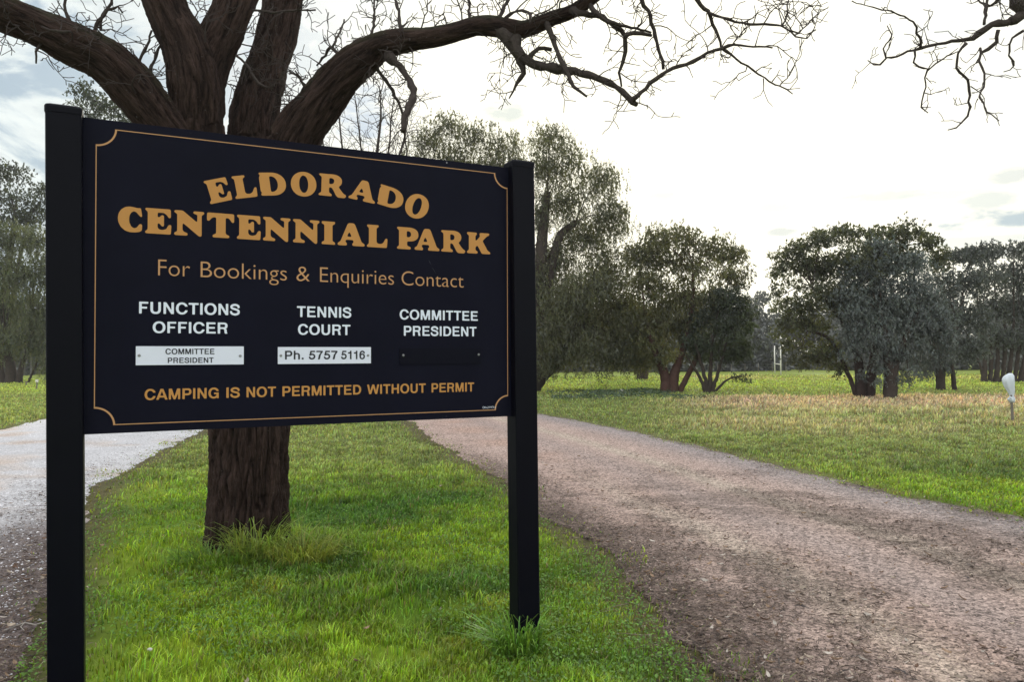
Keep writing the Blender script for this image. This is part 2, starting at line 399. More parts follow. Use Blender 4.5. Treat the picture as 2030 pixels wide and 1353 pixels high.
def track_colour(p, s):
    c = np.tile(np.array([.50, .49, .505]), (len(p), 1)); n = fbm2(p, .8, 61, 4); n2 = fbm2(p, 2.4, 63, 4)
    c = c + (np.array([.46, .36, .29]) - c) * (sstep(n, .50, .7) * .7)[:, None]
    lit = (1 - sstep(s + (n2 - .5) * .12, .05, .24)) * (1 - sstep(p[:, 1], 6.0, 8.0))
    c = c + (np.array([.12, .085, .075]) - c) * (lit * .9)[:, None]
    return c
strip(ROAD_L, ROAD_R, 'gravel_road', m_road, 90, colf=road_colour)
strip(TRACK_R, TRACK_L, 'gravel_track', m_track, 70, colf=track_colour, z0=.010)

# ------------------------------------------------------------------ lettering: glyphs drawn on a raster, rounded, contoured to flat meshes
def pip(poly, X, Y):
    c = np.zeros(X.shape, bool); n = len(poly)
    for i in range(n):
        x0, y0 = poly[i]; x1, y1 = poly[(i + 1) % n]
        if y0 == y1: continue
        c ^= ((y0 > Y) != (y1 > Y)) & (X < (x1 - x0) * (Y - y0) / (y1 - y0) + x0)
    return c
def raster(ops, x0, x1, y0, y1, res):
    ss = 3; nx_ = int((x1 - x0) * res * ss); ny_ = int((y1 - y0) * res * ss)
    X, Y = np.meshgrid(x0 + (np.arange(nx_) + .5) / (res * ss), y0 + (np.arange(ny_) + .5) / (res * ss)); g = np.zeros(X.shape, bool)
    for op in ops:
        k = op[0]
        if k in 'pP': m = pip(op[1], X, Y)
        elif k in 'rR': m = (X > op[1]) & (X < op[3]) & (Y > op[2]) & (Y < op[4])
        elif k in 'eE': m = (np.abs((X - op[1]) / op[3]) ** op[5] + np.abs((Y - op[2]) / op[4]) ** op[5]) < 1
        elif k == 'h':                      # ring: cx cy rx ry ix iy n, clip box
            m = (np.abs((X - op[1]) / op[3]) ** op[7] + np.abs((Y - op[2]) / op[4]) ** op[7]) < 1
            m &= (np.abs((X - op[1]) / op[5]) ** op[7] + np.abs((Y - op[2]) / op[6]) ** op[7]) >= 1
            if len(op) > 8: m &= (X > op[8]) & (X < op[10]) & (Y > op[9]) & (Y < op[11])
        elif k == 's':
            pts = catmull(np.column_stack([np.array(op[1]), np.zeros(len(op[1]))]), .03)[:, :2]; hw = op[2] / 2; m = np.zeros(X.shape, bool)
            for i, (a, b) in enumerate(zip(pts[:-1], pts[1:])):
                ab = b - a; L2 = ab @ ab; t = ((X - a[0]) * ab[0] + (Y - a[1]) * ab[1]) / L2
                lo = 0 if i == 0 else -9; hi = 1 if i == len(pts) - 2 else 9
                tc_ = np.clip(t, 0, 1); d = np.hypot(X - a[0] - tc_ * ab[0], Y - a[1] - tc_ * ab[1]); m |= (d < hw) & (t >= lo) & (t <= hi)
        g = (g & ~m) if k in 'PRE' else (g | m)
    return g.reshape(ny_ // ss, ss, nx_ // ss, ss).mean((1, 3)) if ny_ % ss == 0 and nx_ % ss == 0 else g[:ny_ // ss * ss, :nx_ // ss * ss].reshape(ny_ // ss, ss, nx_ // ss, ss).mean((1, 3))
def blur(a, n):
    for _ in range(n):
        p = np.pad(a, 1); a = (p[:-2, 1:-1] + 2 * p[1:-1, 1:-1] + p[2:, 1:-1]) / 4
        p = np.pad(a, 1); a = (p[1:-1, :-2] + 2 * p[1:-1, 1:-1] + p[1:-1, 2:]) / 4
    return a
def contour(a, th, x0, y0, res):           # polygons of the area above th, as (verts, faces)
    V = []; Fc = []; ny_, nx_ = a.shape; full = (a[:-1, :-1] > th) & (a[:-1, 1:] > th) & (a[1:, 1:] > th) & (a[1:, :-1] > th)
    some = ((a[:-1, :-1] > th) | (a[:-1, 1:] > th) | (a[1:, 1:] > th) | (a[1:, :-1] > th)) & ~full
    def pt(i, j): return (x0 + (j + .5) / res, y0 + (i + .5) / res)
    for i in range(ny_ - 1):
        j = 0; row = full[i]
        while j < nx_ - 1:
            if row[j]:
                k = j
                while k < nx_ - 1 and row[k]: k += 1
                n = len(V); V += [pt(i, j), pt(i, k), pt(i + 1, k), pt(i + 1, j)]; Fc.append((n, n + 1, n + 2, n + 3)); j = k
            else: j += 1
    for i, j in np.argwhere(some):
        cs = [(i, j), (i, j + 1), (i + 1, j + 1), (i + 1, j)]; poly = []
        for q in range(4):
            A_, B_ = cs[q], cs[(q + 1) % 4]; va, vb = a[A_], a[B_]; pa, pb = pt(*A_), pt(*B_)
            if va > th: poly.append(pa)
            if (va > th) != (vb > th):
                t = (th - va) / (vb - va); poly.append((pa[0] + t * (pb[0] - pa[0]), pa[1] + t * (pb[1] - pa[1])))
        if len(poly) >= 3:
            n = len(V); V += poly
            for q in range(1, len(poly) - 1): Fc.append((n, n + q, n + q + 1))
    return np.array(V), Fc
_serL = [(0, 0), (0, .08), (.10, .15), (.10, .86), (0, .93), (0, 1)]
DISPLAY = {
 'E': [('p', [(0, 1), (.97, 1), (.985, .66), (.90, .65), (.82, .78), (.70, .85), (.47, .85), (.47, .65), (.55, .66), (.62, .75), (.71, .75), (.71, .30), (.63, .30), (.56, .41), (.47, .44), (.47, .25), (.52, .18), (.65, .155), (.80, .20), (.90, .38), (1, .38), (.98, 0)] + _serL[:5])],
 'L': [('p', [(0, 1), (.57, 1), (.57, .92), (.46, .86), (.46, .24), (.52, .17), (.68, .155), (.80, .22), (.91, .42), (1, .42), (.97, 0)] + _serL[:5])],
 'D': [('p', [(0, 1), (.5, 1), (.5, 0)] + _serL[:5]), ('e', .45, .5, .55, .5, 2.2), ('R', -.2, -.2, .0, 1.2), ('E', .42, .5, .27, .345, 2.2), ('r', .10, .1, .385, .9)],
 'O': [('e', .5, .5, .5, .52, 2.1), ('E', .5, .5, .18, .37, 2.1)],
 'R': [('p', [(0, 1), (.50, 1), (.50, .41), (.37, .41), (.37, .16), (.48, .09), (.48, 0)] + _serL[:5]), ('e', .47, .71, .36, .30, 2.3), ('P', [(.37, .84), (.44, .84), (.53, .80), (.56, .70), (.53, .59), (.44, .55), (.37, .55)]),
       ('p', [(.40, .45), (.48, .38), (.55, .24), (.63, .05), (.70, -.03), (.95, -.03), (1, .05), (1, .10), (.90, .16), (.79, .32), (.70, .47), (.60, .55)]), ('r', .10, .1, .37, .9)],
 'A': [('p', [(.40, 1), (.60, 1), (.645, .93), (.89, .17), (1, .10), (1, 0), (.54, 0), (.54, .10), (.60, .16), (.57, .26), (.30, .26), (.27, .17), (.34, .10), (.34, 0), (0, 0), (0, .10), (.10, .17), (.36, .93)]), ('P', [(.43, .64), (.335, .39), (.525, .39)])],
 'C': [('p', [(.94, .975), (1, .63), (.95, .61), (.87, .68), (.76, .80), (.66, .835), (.55, .78), (.475, .65), (.455, .5), (.475, .36), (.545, .22), (.66, .155), (.78, .19), (.88, .33), (.96, .345), (1, .30), (.985, .08), (.88, .03), (.72, 0), (.5, 0), (.30, .05), (.13, .18), (.03, .36), (0, .54), (.04, .72), (.14, .87), (.30, .97), (.48, 1), (.65, .985), (.82, .955)])],
 'N': [('p', [(0, 1), (.28, 1), (.77, .54), (.77, .87), (.63, .91), (.63, 1), (1, 1), (1, .91), (.91, .86), (.91, -.01), (.83, -.01), (.27, .52), (.27, .21), (.32, .14), (.44, .10), (.44, 0), (0, 0), (0, .10), (.10, .15), (.10, .86), (0, .91)])],
 'T': [('p', [(0, 1), (1, 1), (1, .64), (.92, .64), (.84, .78), (.78, .83), (.68, .83), (.68, .18), (.72, .13), (.82, .10), (.82, 0), (.20, 0), (.20, .10), (.30, .13), (.34, .18), (.34, .83), (.24, .83), (.16, .78), (.08, .66), (0, .66)])],
 'I': [('p', [(0, 1), (1, 1), (1, .91), (.80, .85), (.80, .15), (1, .09), (1, 0), (0, 0), (0, .09), (.20, .15), (.20, .85), (0, .91)])],
 'P': [('p', [(0, 1), (.55, 1), (.55, .37), (.47, .37), (.47, .16), (.64, .10), (.64, 0)] + _serL[:5]), ('e', .55, .685, .45, .315, 2.3), ('P', [(.45, .84), (.53, .84), (.63, .80), (.67, .69), (.63, .58), (.53, .545), (.45, .545)]), ('r', .1, .1, .45, .9)],
 'K': [('p', [(0, 1), (.42, 1), (.42, .91), (.36, .85), (.36, .56), (.565, .83), (.54, .90), (.54, 1), (.96, 1), (.96, .91), (.85, .85), (.66, .62), (.88, .17), (1, .08), (1, 0), (.63, 0), (.45, .40), (.36, .31), (.36, .15), (.45, .10), (.45, 0), (0, 0), (0, .10), (.08, .15), (.08, .86), (0, .91)])],
}
w_ = .20; b_ = .17
SANS = {   # ops, advance (in cap heights)
 'F': ([('r', .10, 0, .30, 1), ('r', .10, .83, .79, 1), ('r', .10, .42, .70, .585)], .85),
 'U': ([('r', .10, .36, .30, 1), ('r', .70, .36, .90, 1), ('h', .5, .37, .40, .39, .20, .215, 2.3, 0, -.1, 1, .37)], 1.0),
 'N': ([('r', .10, 0, .29, 1), ('r', .71, 0, .90, 1), ('p', [(.10, 1), (.31, 1), (.90, 0), (.69, 0)])], 1.0),
 'C': ([('h', .53, .5, .47, .52, .265, .35, 2.15), ('P', [(.6, .645), (1.2, .70), (1.2, .32), (.6, .37)])], 1.02),
 'T': ([('r', .03, .83, .82, 1), ('r', .325, 0, .525, 1)], .85),
 'I': ([('r', .09, 0, .29, 1)], .385),
 'O': ([('h', .54, .5, .49, .52, .28, .35, 2.15)], 1.08),
 'S': ([('s', [(.76, .69), (.71, .84), (.47, .925), (.22, .85), (.165, .72), (.25, .605), (.47, .535), (.69, .45), (.77, .30), (.70, .145), (.46, .07), (.20, .15), (.12, .32)], .185)], .92),
 'R': ([('r', .10, 0, .30, 1), ('r', .2, .83, .62, 1), ('r', .2, .415, .62, .575), ('h', .60, .7075, .31, .2925, .11, .13, 2.3, .6, 0, 1, 1), ('p', [(.52, .46), (.70, .50), (.84, .36), (.86, .10), (.92, 0), (.69, 0), (.66, .10), (.64, .34)])], 1.0),
 'E': ([('r', .10, 0, .30, 1), ('r', .10, .83, .84, 1), ('r', .10, .43, .79, .59), ('r', .10, 0, .87, .17)], .93),
 'M': ([('r', .09, 0, .28, 1), ('r', .88, 0, 1.07, 1), ('p', [(.09, 1), (.36, 1), (.66, 0), (.50, 0)]), ('p', [(1.07, 1), (.80, 1), (.50, 0), (.66, 0)])], 1.16),
 'P': ([('r', .10, 0, .30, 1), ('r', .2, .83, .58, 1), ('r', .2, .36, .58, .525), ('h', .56, .68, .32, .32, .12, .155, 2.3, .56, 0, 1, 1)], .93),
 'D': ([('r', .10, 0, .30, 1), ('r', .2, .83, .5, 1), ('r', .2, 0, .5, .17), ('h', .46, .5, .48, .5, .275, .33, 2.2, .46, -.1, 1.2, 1.1)], 1.0),
 'W': ([('p', [(.01, 1), (.22, 1), (.40, .0), (.24, 0)]), ('p', [(.24, 0), (.45, 0), (.76, 1), (.56, 1)]), ('p', [(.56, 1), (.76, 1), (1.07, 0), (.87, 0)]), ('p', [(.90, 0), (1.08, 0), (1.30, 1), (1.10, 1)])], 1.31),
 'H': ([('r', .10, 0, .30, 1), ('r', .70, 0, .90, 1), ('r', .2, .42, .8, .595)], 1.0),
 'A': ([('p', [(.37, 1), (.61, 1), (.98, 0), (.76, 0), (.49, .80), (.22, 0), (0, 0)]), ('r', .22, .20, .76, .365)], .98),
 'G': ([('h', .54, .5, .48, .52, .275, .35, 2.15), ('P', [(.6, .66), (1.2, .70), (1.2, .40), (.6, .40)]), ('r', .56, .38, .98, .545), ('r', .83, 0, .98, .5), ('R', .98, -.1, 1.2, .45)], 1.08),
 'h': ([('r', .09, 0, .28, 1), ('h', .425, .46, .335, .29, .145, .14, 2.3, .09, .46, 1, 1), ('r', .57, 0, .76, .47)], .85),
 '.': ([('r', .09, 0, .30, .21)], .385),
 '5': ([('s', [(.15, .50), (.32, .585), (.54, .545), (.64, .34), (.56, .15), (.38, .075), (.20, .12), (.12, .28)], .18), ('r', .22, .83, .69, 1), ('p', [(.20, 1), (.36, 1), (.29, .56), (.10, .47)])], .775),
 '7': ([('r', .04, .83, .72, 1), ('p', [(.52, .85), (.72, .85), (.52, .55), (.41, 0), (.20, 0), (.31, .5)])], .775),
 '1': ([('r', .34, 0, .53, 1), ('p', [(.10, .66), (.40, .66), (.40, 1), (.37, 1), (.32, .84), (.10, .80)])], .72),
 '6': ([('h', .40, .33, .34, .355, .15, .195, 2.1), ('s', [(.66, .72), (.57, .87), (.41, .925), (.22, .82), (.14, .58), (.15, .33)], .18)], .775),
}
_gl = {}
def display_glyph(ch):
    if ch not in _gl:
        res = 64; a = blur(raster(DISPLAY[ch], -.1, 1.1, -.12, 1.12, res), 7); V, Fc = contour(a, .47, -.1, -.12, res); _gl[ch] = (V, Fc)
    return _gl[ch]
def sans_glyph(ch):
    if 's' + ch not in _gl:
        ops, adv = SANS[ch]; res = 40; a = blur(raster(ops, -.1, adv + .15, -.1, 1.1, res), 1); V, Fc = contour(a, .5, -.1, -.1, res); _gl['s' + ch] = (V, Fc)
    return _gl['s' + ch]

# ------------------------------------------------------------------ the sign
SO = np.array([-1.7154, 3.107, 1.2332]); YAW = .4608; BW, BH = 1.8897, 1.2318      # lower left corner of the painted border, heading, border size
sx = np.array([math.cos(YAW), math.sin(YAW), 0]); lean = np.array([-.0057, -.0084, 1.0]); lean /= np.linalg.norm(lean)
sn = np.cross(lean, sx); sn /= np.linalg.norm(sn)                                   # points away from the viewer
lean = np.cross(sx, sn)
SZ0 = SO[2]                                                                        # height of the border's lower edge
base = SO - lean * (SZ0 / lean[2])
sign = thing('park_sign', (0, 0, 0), 'large dark navy park notice board with gold lettering between two square posts', 'sign')
sign.matrix_world = Matrix(((sx[0], sn[0], lean[0], base[0]), (sx[1], sn[1], lean[1], base[1]), (sx[2], sn[2], lean[2], base[2]), (0, 0, 0, 1)))
LZ = SZ0 / lean[2]                                                                  # local height of the border's lower edge
def uv(px, py):                         # photo pixel -> (u, v) on the board face
    d = ray(px, py); t = ((SO - CAM) @ sn) / (d @ sn); p = CAM + d * t - SO; return np.array([p @ sx, p @ lean])

def paint(name, col, rough=.45, var=.1, scale=14, spec=.4):
    m, t, out = material(name); g = t.node('ShaderNodeTexCoord').outputs['Object']
    n = t.noise(g, scale, 6, .6); n2 = t.noise(t.vmath('MULTIPLY', g, (90., 90., 6.)), 1.0, 4)
    c = t.mix(n, tuple(x * (1 - var) for x in col), tuple(x * (1 + var) for x in col))
    b = t.node('ShaderNodeBsdfPrincipled', {'Base Color': c, 'Roughness': t.math('ADD', rough, t.math('MULTIPLY', t.math('SUBTRACT', n2, .5), .14)), 'Specular IOR Level': spec})
    t.set(b.inputs['Normal'], t.node('ShaderNodeBump', {'Strength': .05, 'Distance': .004, 'Height': t.noise(g, 6, 3)}).outputs[0])
    t.l.new(b.outputs[0], out.inputs[0]); return m
m_navy = paint('navy_board_paint', (.0048, .0050, .0122), .55, .35, 4, .06)
m_post = paint('black_post_coat', (.0020, .0021, .0050), .42, .3, 6, .08)
m_gold = paint('gold_vinyl', (.45, .215, .060), .55, .07, 30, .2)
m_goldpale = paint('pale_gold_vinyl', (.46, .245, .115), .55, .07, 30, .2)
m_white = paint('white_vinyl', (.66, .70, .80), .5, .05, 30, .2)
m_plate = paint('white_plate', (.64, .66, .77), .4, .05, 12, .3)
m_ink = paint('dark_ink', (.012, .012, .020), .5, .1)
m_screw = plain('screw_steel', (.24, .24, .25), .4, .5, .8)
m_blackplate = paint('black_plate', (.0040, .0042, .0092), .55, .1, 12, .06)
m_scratch = paint('scratch', (.030, .030, .038), .6)

PW, PD = .128, .110                      # post: width along the board, depth
uL1 = uv(166.5, 600)[0]; uR0 = uv(1004, 500)[0] 
PL1 = uv(167, 600)[0] - .004; PL0 = PL1 - PW
PFRONT = -.052                            # the posts' fronts stand this far before the board
uR = BW + .012
PR0 = uR + .002; PR1 = PR0 + PW
TOPL = uv(130, 207)[1] + LZ; 
for u0, u1, ztop in ((PL0, PL1, LZ + BH + .066), (PR0, PR1, LZ + BH + .074)):
    mb = MB(); box(mb, (u0, PFRONT, -.12), (u1, PFRONT + PD, ztop - .03), .008)
    po = build(mb, 'post', m_post, sign, smooth=False); leanm = Matrix.Identity(4); leanm[0][2] = -.0100; leanm[0][3] = .0100 * 1.85; po.data.transform(leanm)
    mb = MB(); 
    # a slightly wider cap with a chamfered top
    e = .003; x0, x1, y0, y1 = u0 - e, u1 + e, PFRONT - e, PFRONT + PD + e; ch = .014
    def rr(ins, z, r=.010):
        o_ = []
        for cx_, cy_, a0 in ((x1 - r - ins, y1 - r - ins, 0), (x0 + r + ins, y1 - r - ins, 90), (x0 + r + ins, y0 + r + ins, 180), (x1 - r - ins, y0 + r + ins, 270)):
            for k in range(5): a = math.radians(a0 + 22.5 * k); o_.append((cx_ + r * math.cos(a), cy_ + r * math.sin(a), z))
        return o_
    rings = [rr(0, ztop - .036), rr(0, ztop - ch), rr(.004, ztop - .006), rr(.012, ztop - .0015), rr(.022, ztop)]
    v = sum(rings, []); f = []
    for k in range(len(rings) - 1):
        for j in range(20): f.append((k * 20 + j, k * 20 + (j + 1) % 20, (k + 1) * 20 + (j + 1) % 20, (k + 1) * 20 + j))
    mb.add(v, [np.array(f), np.arange(20)[::-1][None, :], (np.arange(20) + 80)[None, :]])
    build(mb, 'post_cap', m_post, po, smooth=False).data.transform(leanm)
# board: a folded sheet between the posts
bu0, bu1 = PL1 - .009, PR0 + .009; bz0, bz1 = LZ - .034, LZ + BH + .036
mb = MB(); box(mb, (bu0, 0, bz0), (bu1, .030, bz1))
board = build(mb, 'board', m_navy, sign)
for uu in (.36, .72, 1.17, 1.55):
    for zz in (bz0 + .014, bz1 - .012):
        mb = MB(); tube(mb, [(uu, .001, zz), (uu, -.0025, zz)], [.0042, .0034], 10); build(mb, 'rivet', m_navy if zz < LZ or uu != 1.55 else m_screw, board)
def rect_of(px0, py0, px1, py1):
    a, b = uv(px0, py1), uv(px1, py0); return a[0], a[1], b[0], b[1]
def flat(name, m, parent, parts, y):     # parts: list of (V2d in board coordinates, faces)
    mb = MB(); n = 0
    for V, Fc in parts:
        V3 = np.column_stack([V[:, 0], np.full(len(V), y), V[:, 1] + LZ])
        tri = np.array([f for f in Fc if len(f) == 3]).reshape(-1, 3); q = np.array([f for f in Fc if len(f) == 4]).reshape(-1, 4)
        mb.add(V3, [x for x in (tri, q) if len(x)])
    return build(mb, name, m, parent)
# painted border with scooped corners, 7.5 mm wide
def border(r, ins):
    p = []; Wd, Ht = BW - ins, BH - ins; r = r + (0 if ins == 0 else 0)
    for cx_, cy_, a0 in ((ins, ins, 90), (ins, Ht, 0), (Wd, Ht, -90), (Wd, ins, -180)):
        for k in range(13): a = math.radians(a0 - 90 * k / 12); p.append((cx_ + r * math.cos(a), cy_ + r * math.sin(a)))
    return np.array(p)
# corners run: lower left scoop from (0,r) to (r,0) ... walk as closed loop
def loop(r, ins):
    out = []; x0, y0, x1, y1 = ins, ins, BW - ins, BH - ins
    for (cx_, cy_, a0, a1) in ((0, 0, 90, 0), (BW, 0, 180, 90), (BW, BH, 270, 180), (0, BH, 360, 270)):
        rr_ = r + ins * 1.0
        for k in range(15):
            a = math.radians(a0 + (a1 - a0) * k / 14); x = cx_ + rr_ * math.cos(a); y = cy_ + rr_ * math.sin(a)
            out.append((min(max(x, x0), x1), min(max(y, y0), y1)))
    return np.array(out)
o1, i1 = loop(.074, -.0036), loop(.074, .0036); nb = len(o1)
V = np.vstack([o1, i1]); Fc = [(k, (k + 1) % nb, nb + (k + 1) % nb, nb + k) for k in range(nb)]
flat('border_line', m_goldpale, board, [(V, Fc)], -.0012)

def display_word(name, letters):
    parts = []
    for ch, BL, BR, TL in letters:
        Vg, Fc = display_glyph(ch); BL, BR, TL = map(np.array, (BL, BR, TL))
        parts.append((BL + Vg[:, :1] * (BR - BL) + Vg[:, 1:2] * (TL - BL), Fc))
    return flat(name, m_gold, board, parts, -.0012)
arc = (('E', (417.0, 405.0), (461.5, 395.8), (403.0, 359.5)), ('L', (467.2, 394.6), (511.8, 389.6), (458.4, 350.0)), ('D', (518.3, 388.0), (569.5, 387.2), (512.0, 342.4)), ('O', (577.6, 388.0), (627.8, 389.4), (575.8, 340.8)),
       ('R', (631.2, 386.8), (686.0, 392.0), (632.6, 343.4)), ('A', (690.4, 392.4), (742.6, 404.4), (697.6, 352.2)), ('D', (747.4, 403.8), (795.6, 418.4), (754.6, 364.8)), ('O', (797.2, 424.2), (841.4, 438.4), (811.8, 379.6)))
display_word('lettering', [(c, uv(*a), uv(*b), uv(*d)) for c, a, b, d in arc])
pos = (('C', 233.3, 281.8), ('E', 287.7, 339.6), ('N', 345.4, 404.8), ('T', 410.4, 464.0), ('E', 469.6, 516.8), ('N', 521.4, 575.8), ('N', 580.8, 633.2), ('I', 637.6, 664.2), ('A', 669.4, 722.6), ('L', 727.3, 768.0), ('P', 786.8, 829.2), ('A', 821.8, 870.8), ('R', 874.4, 922.2), ('K', 925.6, 971.6))
vb = [uv(300, 462.5)[1], uv(940, 503)[1]]; vt = [uv(300, 413.6)[1], uv(945, 461)[1]]
print('line v', vb, vt)
vb = sum(vb) / 2; vt = sum(vt) / 2
display_word('lettering', [(c, (uv(a, 460)[0], vb), (uv(b, 460)[0], vb), (uv(a, 460)[0], vt)) for c, a, b in pos])

def sans_word(text, u0, u1, v0, v1):
    h = v1 - v0; x = 0; parts = []; ext = []
    for ch in text:
        if ch == ' ': x += .33; continue
        Vg, Fc = sans_glyph(ch); parts.append((Vg + [x, 0], Fc)); ext.append((parts[-1][0][:, 0].min(), parts[-1][0][:, 0].max())); x += SANS[ch][1]
    a = min(e[0] for e in ext); b = max(e[1] for e in ext)
    return [(np.column_stack([u0 + (V[:, 0] - a) / (b - a) * (u1 - u0), v0 + V[:, 1] * h]), Fc) for V, Fc in parts]
def line(words, y0L, y1L, y0R, y1R, m, parent, y, name='lettering'):      # words: (text, px left, px right); y0 baseline, y1 cap line at both ends
    xa, xb = words[0][1], words[-1][2]; v0 = (uv(xa, y0L)[1] + uv(xb, y0R)[1]) / 2; v1 = (uv(xa, y1L)[1] + uv(xb, y1R)[1]) / 2
    parts = []
    for tx, a, b in words:
        ya = y0L + (y0R - y0L) * (a - xa) / (xb - xa); parts += sans_word(tx, uv(a, ya - 10)[0], uv(b, ya - 10)[0], v0, v1)
    return flat(name, m, parent, parts, y)
line([('FUNCTIONS', 275.7, 475.3)], 622.3, 598.4, 625.2, 603.2, m_white, board, -.0012)
line([('OFFICER', 302.8, 451)], 661.0, 638.0, 661.6, 639.8, m_white, board, -.0012)
line([('TENNIS', 588.6, 696.2)], 629.6, 607.6, 630.0, 609.4, m_white, board, -.0012)
line([('COURT', 590.6, 694.6)], 664.4, 643.4, 664.6, 643.8, m_white, board, -.0012)
line([('COMMITTEE', 792.2, 947.1)], 634.2, 614.6, 636.0, 616.8, m_white, board, -.0012)
line([('PRESIDENT', 800.5, 944.5)], 666.2, 646.6, 667.2, 648.2, m_white, board, -.0012)
line([('CAMPING', 286.6, 433.6), ('IS', 448.7, 475.3), ('NOT', 488.7, 547.0), ('PERMITTED', 559.8, 715.9), ('WITHOUT', 727.7, 844.0), ('PERMIT', 855.4, 939.8)], 794.0, 772.4, 776.4, 758.6, m_gold, board, -.0012)

# humanist line, each word cut from the built-in outline face
def face_word(text, a, b, v0, cap, y, m, parent):
    cu = bpy.data.curves.new('outline', 'FONT'); cu.body = text; cu.size = 1.0; cu.resolution_u = 6; cu.offset = -.011
    o = bpy.data.objects.new('outline', cu); COL.objects.link(o); dg = bpy.context.evaluated_depsgraph_get(); me = bpy.data.meshes.new_from_object(o.evaluated_get(dg))
    V = np.array([v.co[:2] for v in me.vertices]); Fc = [tuple(p.vertices) for p in me.polygons]
    bpy.data.objects.remove(o); bpy.data.curves.remove(cu); bpy.data.meshes.remove(me)
    ua, ub = a, b; k = cap / CAPH
    V = np.column_stack([ua + (V[:, 0] - V[:, 0].min()) / (V[:, 0].max() - V[:, 0].min()) * (ub - ua), v0 + V[:, 1] * k])
    tri = [f for f in Fc if len(f) <= 4]
    for f in Fc:
        if len(f) > 4: tri += [(f[0], f[q], f[q + 1]) for q in range(1, len(f) - 1)]
    return V, tri
CAPH = .66
v0 = (uv(316, 547.4)[1] + uv(640, 559.2)[1] + uv(900, 569.6)[1]) / 3; cap = uv(316, 516)[1] - uv(316, 547.4)[1]
for tx, a, b in (('For', 313.4, 376.6), ('Bookings', 397.7, 568.6), ('&', 587.7, 613.9), ('Enquiries', 634.3, 780.8), ('Contact', 796.0, 919.0)):
    flat('lettering', m_goldpale, board, [face_word(tx, uv(a, 545)[0], uv(b, 560)[0], v0, cap, 0, None, None)], -.0012)

# screwed on name plates
def plate(px, pv, m, screws, label):
    u0, u1 = uv(px[0], pv[0])[0], uv(px[1], pv[0])[0]; v0_, v1_ = (uv(px[0], pv[3])[1] + uv(px[1], pv[4])[1]) / 2, (uv(px[0], pv[1])[1] + uv(px[1], pv[2])[1]) / 2
    mb = MB(); box(mb, (u0, -.0045, v0_ + LZ), (u1, -.0006, v1_ + LZ)); o = build(mb, 'name_plate', m, sign); o['label'] = label
    for s in screws:
        q = uv(*s); mb = MB(); tube(mb, [(q[0], -.0042, q[1] + LZ), (q[0], -.0062, q[1] + LZ), (q[0], -.0075, q[1] + LZ)], [.0062, .0060, .0040], 12); build(mb, 'screw', m_screw, o)
    return o
p1 = plate((269.2, 483.0), (705, 686.2, 688.0, 723.7, 723.8), m_plate, ((275.9, 705.2), (476.0, 705.9)), 'white name plate with two lines of small dark lettering')
line([('COMMITTEE', 327.8, 425.0)], 702.6, 691.4, 703.0, 692.0, m_ink, p1, -.0052); line([('PRESIDENT', 332.5, 423.2)], 719.8, 709.2, 720.2, 709.6, m_ink, p1, -.0052)
p2 = plate((550.6, 734.8), (705, 688.3, 688.9, 721.8, 721.3), m_plate, ((556.5, 705.4), (728.9, 705.0)), 'white name plate with a phone number in large dark figures')
line([('Ph.', 564.5, 601.5), ('5757', 611.8, 668.6), ('5116', 675.7, 723.0)], 713.2, 695.6, 712.6, 696.0, m_ink, p2, -.0052)
plate((792.0, 952.3), (705, 690.8, 691.6, 723.2, 721.6), m_blackplate, ((799.0, 705.0), (948.3, 703.5)), 'blank black name plate with two screws')
# small signwriter's squiggle and a scratch
q = uv(956.8, 810.6); q1 = uv(983, 808.6); mb = MB(); L = q1[0] - q[0]
for k in range(9):
    x = q[0] + L * (k + .5) / 9; pts = [(x + .0028 * math.cos(a) * (1 if k else 1.7), -.0013 - .00012 * k, LZ + q[1] + .0052 + (.0040 if k % 3 else .0052) * math.sin(a)) for a in np.linspace(.4 + k, .4 + k + (6.3 if k < 2 else 4.6), 10)]
    pts = np.array(pts)
    d = np.gradient(pts, axis=0); nrm = np.column_stack([-d[:, 2], np.zeros(10), d[:, 0]]); nrm /= np.linalg.norm(nrm, axis=1)[:, None]
    mb.add(np.vstack([pts - nrm * .0007, pts + nrm * .0007]), np.array([(i, i + 1, 11 + i, 10 + i) for i in range(9)]))
build(mb, 'signwriter_mark', m_white, board)
for (ax, ay), (bx, by), wd in (((849.5, 515.5), (855.5, 527), .0016), ((856, 529.5), (865.5, 545), .0010)):
    a, b = uv(ax, ay), uv(bx, by); d = (b - a) / np.linalg.norm(b - a); n_ = np.array([-d[1], d[0]])
    flat('scratch', m_scratch, board, [(np.array([a, a + (b - a) * .3 + n_ * wd, b, a + (b - a) * .3 - n_ * wd]), [(0, 3, 2, 1)])], -.0009)

